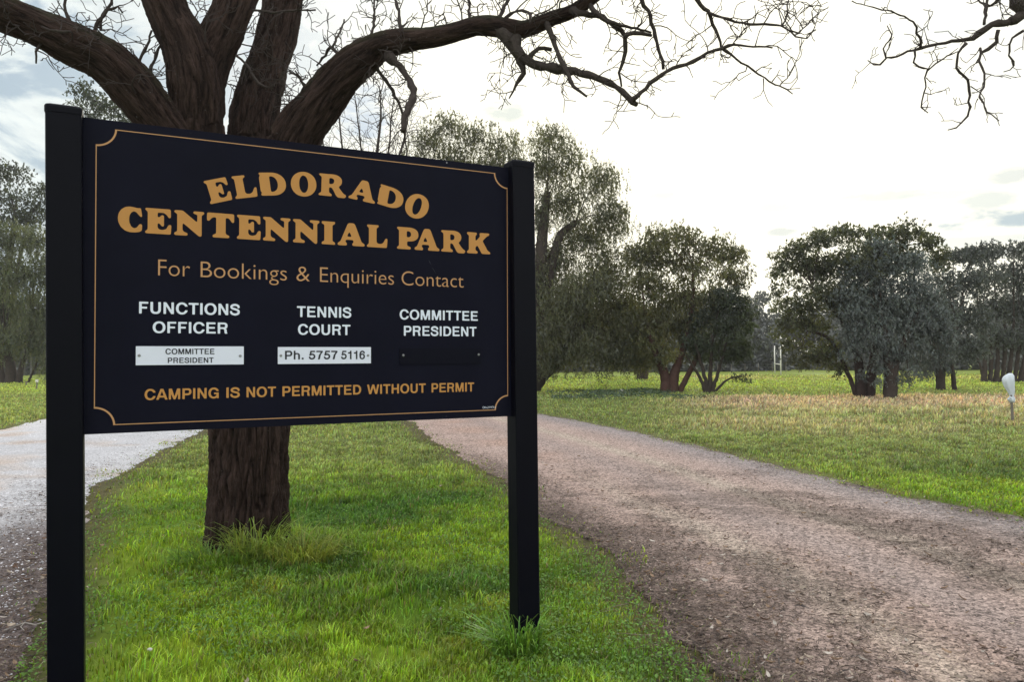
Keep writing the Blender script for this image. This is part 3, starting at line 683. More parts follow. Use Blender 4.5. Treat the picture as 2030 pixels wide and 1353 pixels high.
# ------------------------------------------------------------------ the big bare tree
TREE_Y = 6.05
def trace(pts, Y, dY=None, taper=True):   # pts: (px, py, width px) or (px, py, width px, depth)
    out = []
    for i, q in enumerate(pts):
        y = q[3] if len(q) > 3 else (Y if dY is None else Y + dY * i / max(1, len(pts) - 1))
        p = P(q[0], q[1], y); out.append((*p, q[2] * .5 * y / F))
    return np.array(out)
def smooth_chain(ch, step=.06): return catmull(ch, step)
MAIN = {
 'trunk': trace([(488, 1150, 190), (488, 1112, 172), (491, 1050, 156), (494, 950, 149), (495, 850, 148), (495, 700, 146), (490, 560, 156), (482, 440, 190), (478, 350, 225)], TREE_Y),
 'limb_a': trace([(450, 420, 120), (392, 330, 100), (328, 255, 84), (262, 172, 90), (205, 118, 84), (135, 84, 82), (65, 50, 76), (-10, 18, 74), (-120, -40, 74), (-240, -120, 60)], TREE_Y, -.9),
 'limb_b': trace([(430, 430, 130), (396, 330, 112), (388, 240, 96), (386, 170, 98), (368, 95, 90), (341, 40, 80), (320, -10, 76), (290, -90, 74), (270, -200, 55)], TREE_Y, -.2),
 'limb_c': trace([(396, 260, 84), (402, 170, 84), (424, 100, 78), (449, 48, 74), (470, -5, 72), (500, -80, 68), (520, -200, 50)], TREE_Y + .02, .25),
 'limb_d': trace([(504, 430, 120), (500, 330, 104), (501, 260, 92), (510, 200, 90), (528, 135, 78), (547, 70, 76), (561, 5, 75), (577, -90, 64), (600, -220, 48)], TREE_Y + .28, .6),
 'limb_e': trace([(520, 430, 130), (568, 330, 104), (594, 265, 94), (631, 210, 86), (672, 158, 80), (712, 120, 73), (755, 92, 55), (800, 80, 46), (850, 74, 38), (900, 64, 34), (945, 51, 33), (985, 52, 37), (1040, 58, 28), (1095, 36, 27), (1140, 20, 24), (1178, -8, 22), (1240, -50, 18), (1320, -120, 13)], TREE_Y + .05, -.6),
}
def depth_e(px): return TREE_Y + .05 - .6 * np.clip((px - 520) / 700, 0, 1.1)
def tr(pts, off=0.0, grow=0.0):           # secondary boughs hang at the depth of the limb they leave
    y0 = depth_e(pts[0][0]); return trace([(a, b, c, y0 + off * i / len(pts)) for i, (a, b, c) in enumerate(pts)], y0)
BOUGH = [
 tr([(985, 55, 30), (1008, 78, 28), (1027, 104, 23), (1047, 122, 19), (1083, 134, 16), (1117, 139, 15), (1152, 144, 14), (1186, 154, 13), (1221, 172, 12), (1245, 192, 12), (1262, 208, 8)], -.15),
 tr([(1253, 198, 10), (1289, 166, 9), (1321, 142, 8), (1360, 128, 8), (1388, 113, 7), (1403, 104, 7), (1431, 95, 6), (1455, 87, 5), (1482, 91, 4), (1533, 95, 3)], -.35),
 tr([(1431, 95, 6), (1451, 108, 5), (1482, 130, 4), (1514, 154, 3.5), (1545, 171, 3), (1573, 185, 2)], .1),
 tr([(1340, -60, 11), (1380, -2, 9), (1403, 24, 8), (1415, 47, 7), (1423, 71, 6), (1432, 97, 5)], .1),
 tr([(1405, 25, 6), (1443, 39, 6), (1474, 46, 5), (1514, 48, 5), (1549, 52, 4), (1569, 61, 3.5), (1577, 71, 3), (1600, 75, 3), (1616, 58, 2)], -.2),
 tr([(1549, 52, 4), (1561, 28, 3), (1560, 8, 3), (1567, -10, 2)], .1),
 tr([(1569, 61, 3.5), (1585, 65, 3), (1600, 47, 3), (1621, 28, 2)], .1),
 tr([(1255, -60, 10), (1271, 0, 9), (1289, 32, 8), (1299, 71, 8), (1309, 106, 7), (1315, 138, 6)], .1),
 tr([(1135, 22, 16), (1158, 27, 13), (1193, 34, 11), (1221, 52, 10), (1238, 72, 9), (1239, 103, 8), (1236, 124, 7), (1228, 145, 6), (1233, 172, 4)], .2),
 tr([(1238, 73, 8), (1255, 64, 8), (1274, 66, 7), (1293, 71, 6)], .1),
 tr([(1192, 36, 8), (1228, 48, 6), (1262, 56, 5), (1290, 62, 4)], .2),
 tr([(1082, 42, 13), (1088, 55, 12), (1097, 79, 10), (1105, 103, 9), (1116, 130, 9), (1128, 152, 8), (1136, 172, 7), (1150, 182, 5), (1163, 190, 3)], -.2),
 tr([(1026, 104, 15), (1032, 122, 14), (1037, 145, 12), (1024, 165, 6), (1016, 182, 4), (1009, 196, 3)], .15),
 tr([(1046, 118, 9), (1056, 104, 9), (1068, 96, 8), (1093, 97, 7)], .1),
 tr([(766, 100, 20), (773, 115, 18), (791, 131, 15), (807, 152, 13), (819, 179, 14), (817, 203, 12), (802, 234, 12), (799, 260, 9)], -.5),
 tr([(799, 256, 4), (803, 280, 3), (807, 300, 2.5), (806, 330, 2)], .1),
 tr([(740, 120, 9), (750, 140, 7), (772, 169, 7), (788, 200, 6), (799, 228, 5)], .2),
 tr([(738, 66, 6), (742, 30, 5), (741, 8, 4), (744, -20, 3)], .4), tr([(795, 62, 7), (791, 22, 6), (782, -6, 5), (778, -40, 4)], .3), tr([(930, 36, 6), (929, 6, 5), (924, -30, 4)], .3),
 tr([(988, 38, 8), (1000, 14, 7), (1012, -12, 6), (1040, -60, 4)], .3), tr([(1003, 36, 5), (1024, 22, 5), (1046, 24, 6), (1052, 44, 5)], -.3),
 tr([(690, 120, 7), (668, 104, 7), (656, 94, 6), (644, 108, 5), (628, 128, 3)], .4), tr([(658, 94, 5), (668, 76, 5), (673, 62, 4), (684, 40, 3)], .4),
 tr([(640, 200, 6), (610, 175, 5), (590, 150, 4), (575, 148, 3)], .3), tr([(605, 225, 6), (596, 198, 4), (602, 170, 4), (585, 140, 3)], -.3),
]
def trb(pts, Y): return trace(pts, Y)
BOUGH += [trb([(140, 45, 7), (128, 10, 6), (136, -20, 4)], 5.7), trb([(185, 70, 8), (196, 40, 6), (215, 22, 6), (235, 12, 4), (245, 25, 3)], 5.7), trb([(200, 60, 6), (203, 30, 5), (222, 5, 5), (214, -30, 4)], 5.75),
          trb([(140, 62, 6), (100, 60, 5), (82, 52, 4)], 5.3), trb([(285, 165, 6), (278, 120, 6), (292, 90, 5), (300, 60, 4)], 5.9), trb([(290, 160, 6), (310, 110, 6), (318, 90, 4)], 5.9),
          trb([(500, 20, 5), (545, 24, 5), (590, 20, 4), (625, 18, 3)], 6.0), trb([(468, 110, 5), (490, 130, 5), (512, 165, 5), (535, 172, 4), (550, 160, 3)], 5.8), trb([(72, 100, 5), (73, 125, 3)], 5.4)]
# rugged surface: join the heavy limbs into one skin, then furrow it along each limb
mbm = MB(); skel = []
for nm, ch in MAIN.items():
    c = smooth_chain(ch, .05); tube(mbm, c[:, :3], c[:, 3], 20); skel.append((nm, c))
root_pts = []
for k in range(9):                                  # root flare
    a = k * 2 * math.pi / 9 + rnd.uniform(-.2, .2); p0 = P(488, 1060, TREE_Y); b = P(488, 1110, TREE_Y); d = np.array([math.cos(a), math.sin(a), 0])
    c = np.array([(*(p0 * .6 + b * .4 + d * .17 + [0, 0, .10]), .14), (*(b + d * .24), .12), (*(b + d * .36 - [0, 0, .16]), .10)]); tube(mbm, c[:, :3], c[:, 3], 12)
raw = mbm.mesh('raw'); ro = link('raw', raw, None)
md = ro.modifiers.new('r', 'REMESH'); md.mode = 'VOXEL'; md.voxel_size = .0095
ms = ro.modifiers.new('s', 'SMOOTH'); ms.iterations = 8; ms.factor = .5
dg = bpy.context.evaluated_depsgraph_get(); me = bpy.data.meshes.new_from_object(ro.evaluated_get(dg)); bpy.data.objects.remove(ro)
n = len(me.vertices); V = np.empty(n * 3, np.float32); me.vertices.foreach_get('co', V); V = V.reshape(-1, 3).astype(float)
NR = np.empty(n * 3, np.float32); me.vertex_normals.foreach_get('vector', NR); NR = NR.reshape(-1, 3).astype(float)
best = np.full(n, 1e9); sid = np.zeros(n, int); bark = np.zeros((n, 3)); brad = np.ones(n)
off = 0.0
for li, (nm, c) in enumerate(skel):
    s_acc = 0.0; fa_ = np.array([0., 1, 0])
    for a, b in zip(c[:-1], c[1:]):
        ab = b[:3] - a[:3]; L = np.linalg.norm(ab); rel = V - a[:3]; t = np.clip(rel @ ab / (L * L), 0, 1)
        q = rel - t[:, None] * ab; d = np.linalg.norm(q, axis=1); r = a[3] + (b[3] - a[3]) * t; score = d / r
        k = score < best
        best[k] = score[k]; sid[k] = li; brad[k] = r[k]
        tang = ab / L; fa_ = fa_ - tang * (fa_ @ tang); fa_ = fa_ / np.linalg.norm(fa_); fb_ = np.cross(tang, fa_)      # frame carried along the limb
        bark[k] = np.column_stack([q[k] @ fa_, q[k] @ fb_, (s_acc + (rel[k] @ tang).clip(0, L)) * .15]) + li * 3.1
        s_acc += L
warp = (fbm(bark * 9, 77, 3) - .5); bark_r = bark @ np.array([[.80, .36, -.48], [-.6, .48, -.64], [0, .8, .6]])
rid = 1 - np.abs(2 * vnoise(bark_r * 27 + warp[:, None] * 3.2, 5) - 1); rid2 = 1 - np.abs(2 * vnoise(bark_r * 50 + warp[:, None] * 4.4, 6) - 1)
plate_ = sstep(fbm(bark_r * 26 + 11, 17, 2), .35, .65)
scale = np.clip(brad / .25, .18, 1.0)
gnarl = fbm(V * 2.6, 91, 3) - .5
disp = scale * (-.026 * rid ** 3 - .014 * rid2 ** 2.5 + .014 * plate_ + .05 * gnarl + .012 * (fbm(V * 38, 55, 2) - .5)) + .008
V2 = V + NR * disp[:, None]
furrow = np.clip(rid ** 3 * .65 + rid2 ** 2.5 * .45, 0, 1)
patch = fbm(V * 5, 33, 3)
bcol = np.array([.046, .030, .025])[None, :] * (1.12 - .80 * furrow)[:, None]
bcol = bcol * (.8 + .45 * patch)[:, None]
moss = sstep(NR[:, 2], .2, .9) * sstep(fbm(V * 9, 12, 2), .4, .6) * sstep(V[:, 2], 2.2, 3.2)
bcol = bcol + (np.array([.045, .055, .030]) - bcol) * (.6 * moss)[:, None]
me.vertices.foreach_set('co', V2.astype(np.float32).ravel())
polys = len(me.polygons); lt = np.empty(polys, np.int32); me.polygons.foreach_get('loop_total', lt); lv = np.empty(len(me.loops), np.int32); me.loops.foreach_get('vertex_index', lv)
ls = np.concatenate([[0], np.cumsum(lt)[:-1]]); FQ = lv[(ls[:, None] + np.arange(4)[None, :])] if (lt == 4).all() else None
if FQ is None:
    ok = lt == 4; FQ = lv[ls[ok][:, None] + np.arange(4)[None, :]]
me.update(); vn = np.empty(n * 3, np.float32); me.vertex_normals.foreach_get('vector', vn); vn = vn.reshape(-1, 3)

def barkmat(name, bump=.7):
    m, t, out = material(name); g = t.node('ShaderNodeTexCoord').outputs['Object']
    a = t.node('ShaderNodeAttribute', attribute_name='tint').outputs['Color']; bk = t.node('ShaderNodeAttribute', attribute_name='run').outputs['Vector']
    n1 = t.noise(bk, 60, 8, .75, .9); n2 = t.noise(bk, 130, 5, .65)
    h = t.math('ADD', t.math('MULTIPLY', n1, .7), t.math('MULTIPLY', n2, .3))
    fleck = t.smooth(t.noise(g, 45, 4, .6), .66, .74)
    c = t.mix(1.0, a, t.mix(t.smooth(h, .35, .65), (.35, .33, .32), (1.55, 1.50, 1.46)), 'MULTIPLY')
    c = t.mix(t.math('MULTIPLY', fleck, .5), c, (.17, .165, .155))
    b = t.node('ShaderNodeBsdfPrincipled', {'Base Color': c, 'Roughness': .92, 'Specular IOR Level': .12, 'Normal': t.node('ShaderNodeBump', {'Strength': bump, 'Distance': .03, 'Height': h}).outputs[0]})
    t.l.new(b.outputs[0], out.inputs[0]); return m
m_bark = barkmat('furrowed_bark', 1.0)
m_twig = plain('twig_bark', (.052, .042, .038), .92, .08, 0, .5, 30, .9, 70)
tbase = P(488, 1112, TREE_Y); tbase[2] = 0
tree = thing('bare_tree', tbase, 'large leafless tree with thick dark furrowed trunk and spreading limbs behind the notice board', 'tree', 'bare trees near the board')
owner = sid[FQ[:, 0]]; owner = np.where(owner < 1, 0, owner); owner = np.where(owner == 3, 3, owner)
for li, (nm, c) in enumerate(skel):
    fm = owner == li
    if not fm.any(): continue
    used, inv = np.unique(FQ[fm].ravel(), return_inverse=True)
    m_ = MB(); m_.add(V2[used] - tbase, inv.reshape(-1, 4), bcol[used]); pm = m_.mesh('limb' if li else 'trunk', True)
    if len(pm.vertices) == len(used):
        at = pm.attributes.new('run', 'FLOAT_VECTOR', 'POINT'); at.data.foreach_set('vector', bark[used].astype(np.float32).ravel())
        pm.normals_split_custom_set_from_vertices([tuple(x) for x in vn[used]])
    link('limb' if li else 'trunk', pm, m_bark, tree)
bpy.data.meshes.remove(me)

# twigs: crooked, knuckled, ever shorter
def grow(mb, p, d, length, r, lvl, droop, R=rnd, seg=.046, spread=.55, sides=5, rmin=.0027):
    pts = [np.array(p)]; rad = [r]; d = np.array(d) / np.linalg.norm(d); n = max(2, int(length / seg)); kids = []
    for i in range(n):
        k = np.array([R.gauss(0, 1), R.gauss(0, .8), R.gauss(0, 1)]); d = d + k * spread * .54 + np.array([0, 0, droop * .08]); d /= np.linalg.norm(d)
        pts.append(pts[-1] + d * seg * R.uniform(.6, 1.35)); rad.append(max(rmin, r * (1 - .75 * (i + 1) / n)))
        if lvl > 0 and R.random() < .62: kids.append((pts[-1], d.copy(), i / n, rad[-1]))
    tube(mb, pts, rad, sides, cap=False)
    for q, dd, f, rr_ in kids:
        side = np.cross(dd, [R.gauss(0, 1), R.gauss(0, 1), R.gauss(0, 1)]); side /= np.linalg.norm(side) + 1e-9
        L = length * R.uniform(.22, .6) * (1 - .4 * f)
        if L > seg: grow(mb, q, dd * .55 + side * .9, L, max(rmin, rr_ * .72), lvl - 1, droop, R, seg * .92, spread, sides if lvl > 1 else 4, rmin)
def dress(chains, mb, every, lenr, lvl, droop, out=.5, R=rnd, rtw=.0050, skip=0.0):
    for c in chains:
        c = smooth_chain(c, .05); acc = R.uniform(0, every); total = 0
        for a, b in zip(c[:-1], c[1:]):
            L = np.linalg.norm(b[:3] - a[:3]); acc += L; total += L
            if acc > every and total > skip:
                acc = R.uniform(-.3, .3) * every; t = (b[:3] - a[:3]) / (L + 1e-9)
                k = np.cross(t, [R.gauss(0, 1), R.gauss(0, .8), R.gauss(0, 1)]); k /= np.linalg.norm(k) + 1e-9
                if k[2] < 0 and R.random() < .35: k[2] *= -1
                grow(mb, a[:3] + k * a[3] * .8, k + t * out, R.uniform(*lenr), min(rtw, a[3] * .6 + .0015), lvl, droop, R)
def knob(n):
    return np.array([1 + rnd.gauss(0, .09) + (.28 if rnd.random() < .10 else 0) for _ in range(n)])
def nearest_axis(p):
    best = None
    for nm in ('limb_a', 'limb_b', 'limb_c', 'limb_d', 'limb_e'):
        a = smooth_chain(MAIN[nm], .05); d = np.linalg.norm(a[:, :3] - p, axis=1); i = d.argmin()
        if best is None or d[i] < best[0]: best = (d[i], a[i])
    return best
for c in BOUGH:
    dn, ax_ = nearest_axis(c[0, :3])
    if dn < .24: c = np.vstack([[*(ax_[:3] * .8 + c[0, :3] * .2), min(ax_[3] * .7, c[0, 3] * 1.35)], c])
    m_ = MB(); c = c.copy(); c[:, :3] -= tbase; s = smooth_chain(c, .04); jit = np.array([[rnd.gauss(0, .004) for _ in range(3)] for _ in s]); jit[0] = 0
    tube(m_, s[:, :3] + jit, np.maximum(s[:, 3], .0036) * knob(len(s)), 8)
    dress([c], m_, .062, (.10, .42), 2, -.1)
    build(m_, 'branch', m_twig, tree, smooth=True)
m_ = MB()
for nm, c in MAIN.items():
    c = c.copy(); c[:, :3] -= tbase
    if nm == 'trunk': continue
    dress([c], m_, .085 if nm == "limb_e" else .17, (.2, .7), 2, .25, .25, rtw=.0066, skip=.9)
build(m_, 'twigs', m_twig, tree, smooth=True)

# the second bare tree, its trunk just outside the view on the right
RY = 6.2
R2 = random.Random(21)
def t2(pts, off=0.0): return trace([(a, b, c, RY + off * i / len(pts)) for i, (a, b, c) in enumerate(pts)], RY)
rb = P(2720, 1100, RY); rb[2] = 0
tree2 = thing('bare_tree', rb, 'leafless tree whose drooping crooked branches reach in at the top right', 'tree', 'bare trees near the board')
trunk2 = trace([(2720, 1150, 170), (2715, 1000, 140), (2700, 700, 128), (2690, 400, 120), (2640, 150, 110), (2560, -60, 90), (2500, -300, 60)], RY)
limb2 = [trace([(2650, 200, 90), (2480, 60, 62), (2300, -10, 48), (2150, -30, 36), (2060, 0, 26), (2030, 28, 21), (2002, 43, 16)], RY),
         t2([(2120, -60, 24), (2050, -50, 22), (2014, -5, 20), (2020, 15, 18), (2030, 30, 16)]), t2([(2002, 43, 15), (1967, 51, 12), (1943, 65, 11), (1928, 75, 10), (1900, 81, 8), (1860, 86, 7), (1825, 95, 6), (1801, 100, 5), (1778, 112, 4), (1756, 115, 3.5), (1746, 128, 3), (1719, 121, 2)], .3),
         t2([(1825, 95, 4), (1825, 75, 4), (1817, 65, 5), (1811, 43, 3.5), (1774, 26, 3), (1738, 16, 2.5), (1687, 0, 2)], -.3), t2([(1813, 97, 4), (1813, 122, 4), (1821, 132, 4), (1839, 136, 4), (1835, 154, 3), (1833, 185, 3), (1827, 213, 2.5), (1840, 222, 1.5)], .2),
         t2([(1916, 85, 6), (1900, 106, 5), (1896, 134, 5), (1908, 150, 5), (1920, 158, 5), (1922, 189, 4.5), (1918, 232, 4), (1896, 252, 3), (1878, 259, 2)], .25),
         t2([(1943, 95, 5), (1943, 122, 5), (1951, 146, 4), (1951, 173, 4), (1940, 194, 4), (1951, 206, 3), (1955, 222, 2.5), (1979, 238, 2)], -.25), t2([(1979, 59, 7), (1977, 85, 8), (1959, 97, 7), (1945, 104, 5), (1935, 125, 3)], .1),
         t2([(1951, 48, 6), (1955, 16, 6), (1962, -15, 5), (1960, -60, 4)], .2), t2([(1756, 115, 3), (1754, 96, 3), (1767, 70, 3), (1760, 50, 2)], .1), t2([(1839, 140, 3), (1870, 115, 3), (1905, 100, 2)], .1), t2([(2030, 60, 6), (2008, 75, 4), (2000, 100, 4), (2010, 130, 3), (1990, 142, 2)], .2), t2([(2000, -40, 8), (1975, 5, 6), (1950, 8, 4), (1930, -10, 3)], .2)]
m_ = MB(); c = smooth_chain(trunk2, .06); c[:, :3] -= rb; tube(m_, c[:, :3], c[:, 3] * (1 + .08 * np.sin(np.arange(len(c)) * .9)), 24); build(m_, 'trunk', m_twig, tree2, smooth=True)
for c in limb2:
    m_ = MB(); c = c.copy(); c[:, :3] -= rb; s = smooth_chain(c, .04); jit = np.array([[R2.gauss(0, .005) for _ in range(3)] for _ in s]); jit[0] = 0
    tube(m_, s[:, :3] + jit, np.maximum(s[:, 3], .0038) * knob(len(s)), 8); dress([c], m_, .10, (.07, .30), 2, -.15, .5, R2); build(m_, 'branch', m_twig, tree2, smooth=True)

# ------------------------------------------------------------------ leafy trees
def blades(mb, c, size, aspect, col, axis=None, rg=rng):       # leaf-sized diamonds
    n = len(c); a = rg.normal(size=(n, 3)) if axis is None else axis + rg.normal(size=(n, 3)) * .35
    a /= np.linalg.norm(a, axis=1)[:, None]; b = np.cross(a, rg.normal(size=(n, 3))); b /= np.linalg.norm(b, axis=1)[:, None] + 1e-9
    s = (size * rg.uniform(.6, 1.3, n))[:, None] * .5; wd = s * aspect
    V = np.stack([c - a * s, c + b * wd - a * s * .1, c + a * s, c - b * wd - a * s * .1], 1).reshape(-1, 3)
    i = np.arange(n) * 4; mb.add(V, np.stack([i, i + 1, i + 2, i + 3], 1), np.repeat(col, 4, 0))
m_leaf = leafmat('leaf_gum', .48, .5, .04, (1.55, 1.42, .55)); m_leaf_grey = leafmat('leaf_grey', .22, .5, .05, (1.1, 1.1, .9)); m_trunk = tintmat('tree_bark', .92, .7, 30, .1, .4, 8)
def leafy(name, label, cat, group, base_px, Y, stems, lobes, col, size=.11, aspect=.36, dens=1.0, droop=0.0, clump=.20, mat=m_leaf, limbs=True, bcol=(.05, .04, .034), shell=.35, seed=0, cl_n=26, infill=1.0):
    rg = np.random.default_rng(100 + seed); Rr = random.Random(50 + seed)
    k = Y / F; b = P(base_px[0], base_px[1], Y); b[2] = 0; t = thing(name, b, label, cat, group or 'leafy trees around the field'); col = np.array(col); tops = []
    for st in stems:
        c = trace([(q[0], q[1], q[2], Y + (q[3] if len(q) > 3 else 0)) for q in st], Y); c[0][2] = min(c[0][2], -.05) ; c[:, :3] -= b; s = smooth_chain(c, .12); m_ = MB()
        s[:, :2] += np.array([[Rr.gauss(0, .012), Rr.gauss(0, .012)] for _ in s]); tube(m_, s[:, :3], np.maximum(s[:, 3], .012), 10, bcol); build(m_, 'trunk', m_trunk, t, smooth=True); tops.append(s[-1, :3]); 
        tops.append(s[len(s) * 2 // 3, :3])
    mbr = MB(); mlf = MB()
    for lo in lobes:
        px, py, rx, ry = lo[:4]; dy = lo[4] if len(lo) > 4 else rg.uniform(-.5, .5) * rx * k; dn = lo[5] if len(lo) > 5 else 1.0
        c = P(px, py, Y + dy) - b; rad = np.array([rx * k, max(rx * .8, ry * .6) * k, ry * k])
        if limbs:
            st = min(tops, key=lambda q: np.linalg.norm((q - c) * [1, 1, .6])); mid = st * .5 + c * .5 + np.array([0, 0, .12 * np.linalg.norm(c - st)])
            ch = catmull(np.array([st, mid, c]), .2); r0 = .012 + .022 * np.linalg.norm(c - st) * .5; tube(mbr, ch, np.linspace(r0, .012, len(ch)), 6, bcol, cap=False)
        area = rx * ry * k * k; nc = max(5, int(cl_n * dn * np.clip(area / .8, .35, 4)))
        u = rg.normal(size=(nc, 3)); u /= np.linalg.norm(u, axis=1)[:, None]; rr_ = rg.uniform(0, 1, nc) ** shell
        cc = c + u * rad * rr_[:, None]
        if limbs:
            for q in cc[::2]: 
                m_d = (q + c) / 2 + rg.normal(size=3) * .08; tube(mbr, np.array([c, m_d, q]), [.014, .009, .004], 4, bcol, cap=False)
        nl = max(20, int(dens * 4300 * area / nc * (.11 / size) ** 2 * .85))
        cb = rg.uniform(.48, 1.5, nc) * rg.uniform(.8, 1.2)
        for q, br in zip(cc, cb):
            sg = clump * rad.mean() * rg.uniform(.7, 1.25); n = int(nl * rg.uniform(.6, 1.5))
            if droop > 0:
                ns = max(3, n // 14); p0 = q + rg.normal(size=(ns, 3)) * sg * [1, 1, .7]; ln = droop * rg.uniform(.5, 1.4, ns); tt_ = rg.uniform(0, 1, (ns, 14))
                sway = rg.normal(size=(ns, 2)) * .12
                pts = np.stack([p0[:, None, 0] + sway[:, None, 0] * tt_ + rg.normal(size=(ns, 14)) * .025, p0[:, None, 1] + sway[:, None, 1] * tt_ + rg.normal(size=(ns, 14)) * .025, p0[:, None, 2] - ln[:, None] * tt_], -1).reshape(-1, 3)
                ax = np.tile([0, 0, -1.], (len(pts), 1)) + rg.normal(size=(len(pts), 3)) * .5
                cl = col * br * rg.uniform(.75, 1.25, (len(pts), 1)) * (1 + rg.normal(size=(len(pts), 3)) * .06); blades(mlf, pts, np.full(len(pts), size), aspect, cl, ax, rg)
            else:
                pts = q + rg.normal(size=(n, 3)) * sg; cl = col * br * rg.uniform(.7, 1.3, (n, 1)) * (1 + rg.normal(size=(n, 3)) * .07)
                blades(mlf, pts, np.full(n, size), aspect, np.clip(cl, .004, 1), None, rg)
        core = int(dn ** 2.5 * infill * 420 * area * (.22 / (size * 2.0)) ** 2)
        if core > 5:
            u = rg.normal(size=(core, 3)); u /= np.linalg.norm(u, axis=1)[:, None]; lump = .62 + .38 * np.sin(u[:, 0] * 5 + px) * np.cos(u[:, 2] * 4 + py)
            pts = c + u * rad * (rg.uniform(0, 1, core) ** .45 * (.72 + .16 * lump))[:, None]; cl = col * .95 * rg.uniform(.7, 1.25, (core, 1)) * np.ones((core, 3))
            ax = None if droop <= 0 else np.tile([0, 0, -1.], (core, 1)) + rg.normal(size=(core, 3)) * .5
            blades(mlf, pts, np.full(core, size * 1.9), aspect * 1.25, cl, ax, rg)
    if mbr.v: build(mbr, 'branches', m_trunk, t, smooth=True)
    build(mlf, 'crown', mat, t)
    return t
olive = (.088, .090, .034); grey = (.080, .094, .082); dark = (.040, .055, .024); pepper = (.084, .088, .042)
leafy('pepper_tree', 'tall drooping pepper tree towering behind the right sign post, dark limb leaning from its foot', 'tree', None, (1040, 778), 34,
      [[(1030, 782, 60), (1075, 735, 42), (1125, 690, 34), (1150, 640, 26)], [(1020, 784, 50), (1035, 700, 40), (1065, 560, 30), (1075, 470, 22), (1085, 380, 14)], [(1060, 560, 22), (1100, 500, 18), (1140, 440, 12)]],
      [(1090, 275, 48, 34, 0, .85), (1130, 320, 50, 45, 0, .9), (1075, 330, 45, 45, 0, .9), (1190, 360, 52, 45, 0, .92), (1120, 400, 62, 50, 0, .95), (1215, 430, 45, 50, 0, 1.0), (1060, 420, 40, 55, 0, .9), (1165, 470, 68, 55), (1095, 520, 60, 60), (1205, 540, 62, 60), (1140, 590, 70, 60), (1225, 610, 55, 55), (1085, 630, 60, 55), (1180, 660, 75, 45), (1235, 690, 40, 40), (1120, 690, 40, 30, 1.0, .5), (1050, 560, 50, 60), (1095, 665, 55, 50, -1.6), (1150, 690, 60, 42, -1.8), (1215, 700, 55, 38, -1.2), (1120, 600, 60, 50, -1.8), (1180, 570, 60, 50, -1.5), (1255, 660, 34, 50, -.6), (1090, 715, 40, 26, -1.2), (1270, 715, 30, 26, -.4)],
      pepper, .10, .30, .95, .42, .30, cl_n=30, seed=1, shell=.5)
leafy('pepper_tree', 'drooping pepper tree with rounded feathery crown seen above the notice board', 'tree', None, (905, 785), 38,
      [[(905, 790, 60), (905, 650, 45), (900, 480, 32), (915, 380, 20)], [(905, 560, 26), (870, 430, 18), (850, 340, 10)], [(915, 480, 20), (950, 400, 16), (985, 330, 8)]],
      [(890, 245, 48, 32, 0, .7), (850, 280, 40, 35, 0, .7), (940, 265, 45, 35, 0, .7), (820, 320, 38, 34, 0, .6), (985, 300, 45, 40, 0, .7), (900, 320, 55, 40), (960, 345, 55, 40), (1020, 340, 40, 50, 0, .7), (1010, 270, 30, 24, 0, .4), (860, 360, 60, 40), (930, 420, 90, 60), (870, 520, 90, 70), (970, 560, 80, 70), (900, 650, 110, 60)],
      pepper, .11, .30, .9, .42, .30, cl_n=28, seed=2, shell=.5)
leafy('round_tree', 'broad rounded tree with reddish forked trunk, left of the goal posts', 'tree', None, (1326, 781), 32.5,
      [[(1318, 786, 22), (1318, 745, 19), (1300, 700, 14), (1280, 640, 9)], [(1334, 786, 24), (1336, 745, 20), (1352, 700, 13), (1370, 620, 9), (1375, 540, 6)], [(1345, 748, 12), (1385, 705, 9), (1420, 660, 6)]],
      [(1300, 480, 50, 30), (1355, 470, 50, 26), (1410, 490, 45, 28), (1450, 510, 38, 28), (1265, 510, 40, 34), (1330, 520, 60, 36), (1395, 535, 55, 36, 0, .6), (1470, 550, 28, 24, 0, .7), (1440, 570, 40, 30, 0, .4), (1285, 570, 50, 44), (1350, 590, 60, 46), (1300, 640, 56, 46), (1360, 650, 44, 40), (1260, 650, 40, 50), (1310, 700, 50, 30, 0, .7), (1410, 600, 40, 36, 0, .7)],
      olive, .095, .36, .95, .22, .27, cl_n=30, seed=3, bcol=(.075, .042, .034))
leafy('bushy_tree', 'small dark bushy tree with many slender stems beside the goal posts', 'tree', None, (1404, 783), 32,
      [[(1404, 788, 10), (1395, 740, 7), (1378, 680, 5)], [(1405, 788, 12), (1408, 740, 8), (1412, 670, 5)], [(1403, 788, 9), (1385, 745, 6), (1360, 705, 3)], [(1408, 788, 10), (1425, 735, 6), (1440, 680, 4)], [(1410, 785, 6), (1440, 755, 4), (1470, 745, 2)]],
      [(1430, 600, 45, 30), (1465, 610, 30, 30), (1400, 640, 42, 36), (1450, 650, 42, 36), (1375, 680, 36, 30), (1420, 690, 48, 28), (1465, 690, 30, 28), (1480, 640, 18, 30, 0, .7), (1470, 748, 24, 8, 0, .5), (1436, 585, 30, 20)],
      (.038, .050, .026), .09, .36, 1.0, .18, .27, cl_n=28, seed=4)
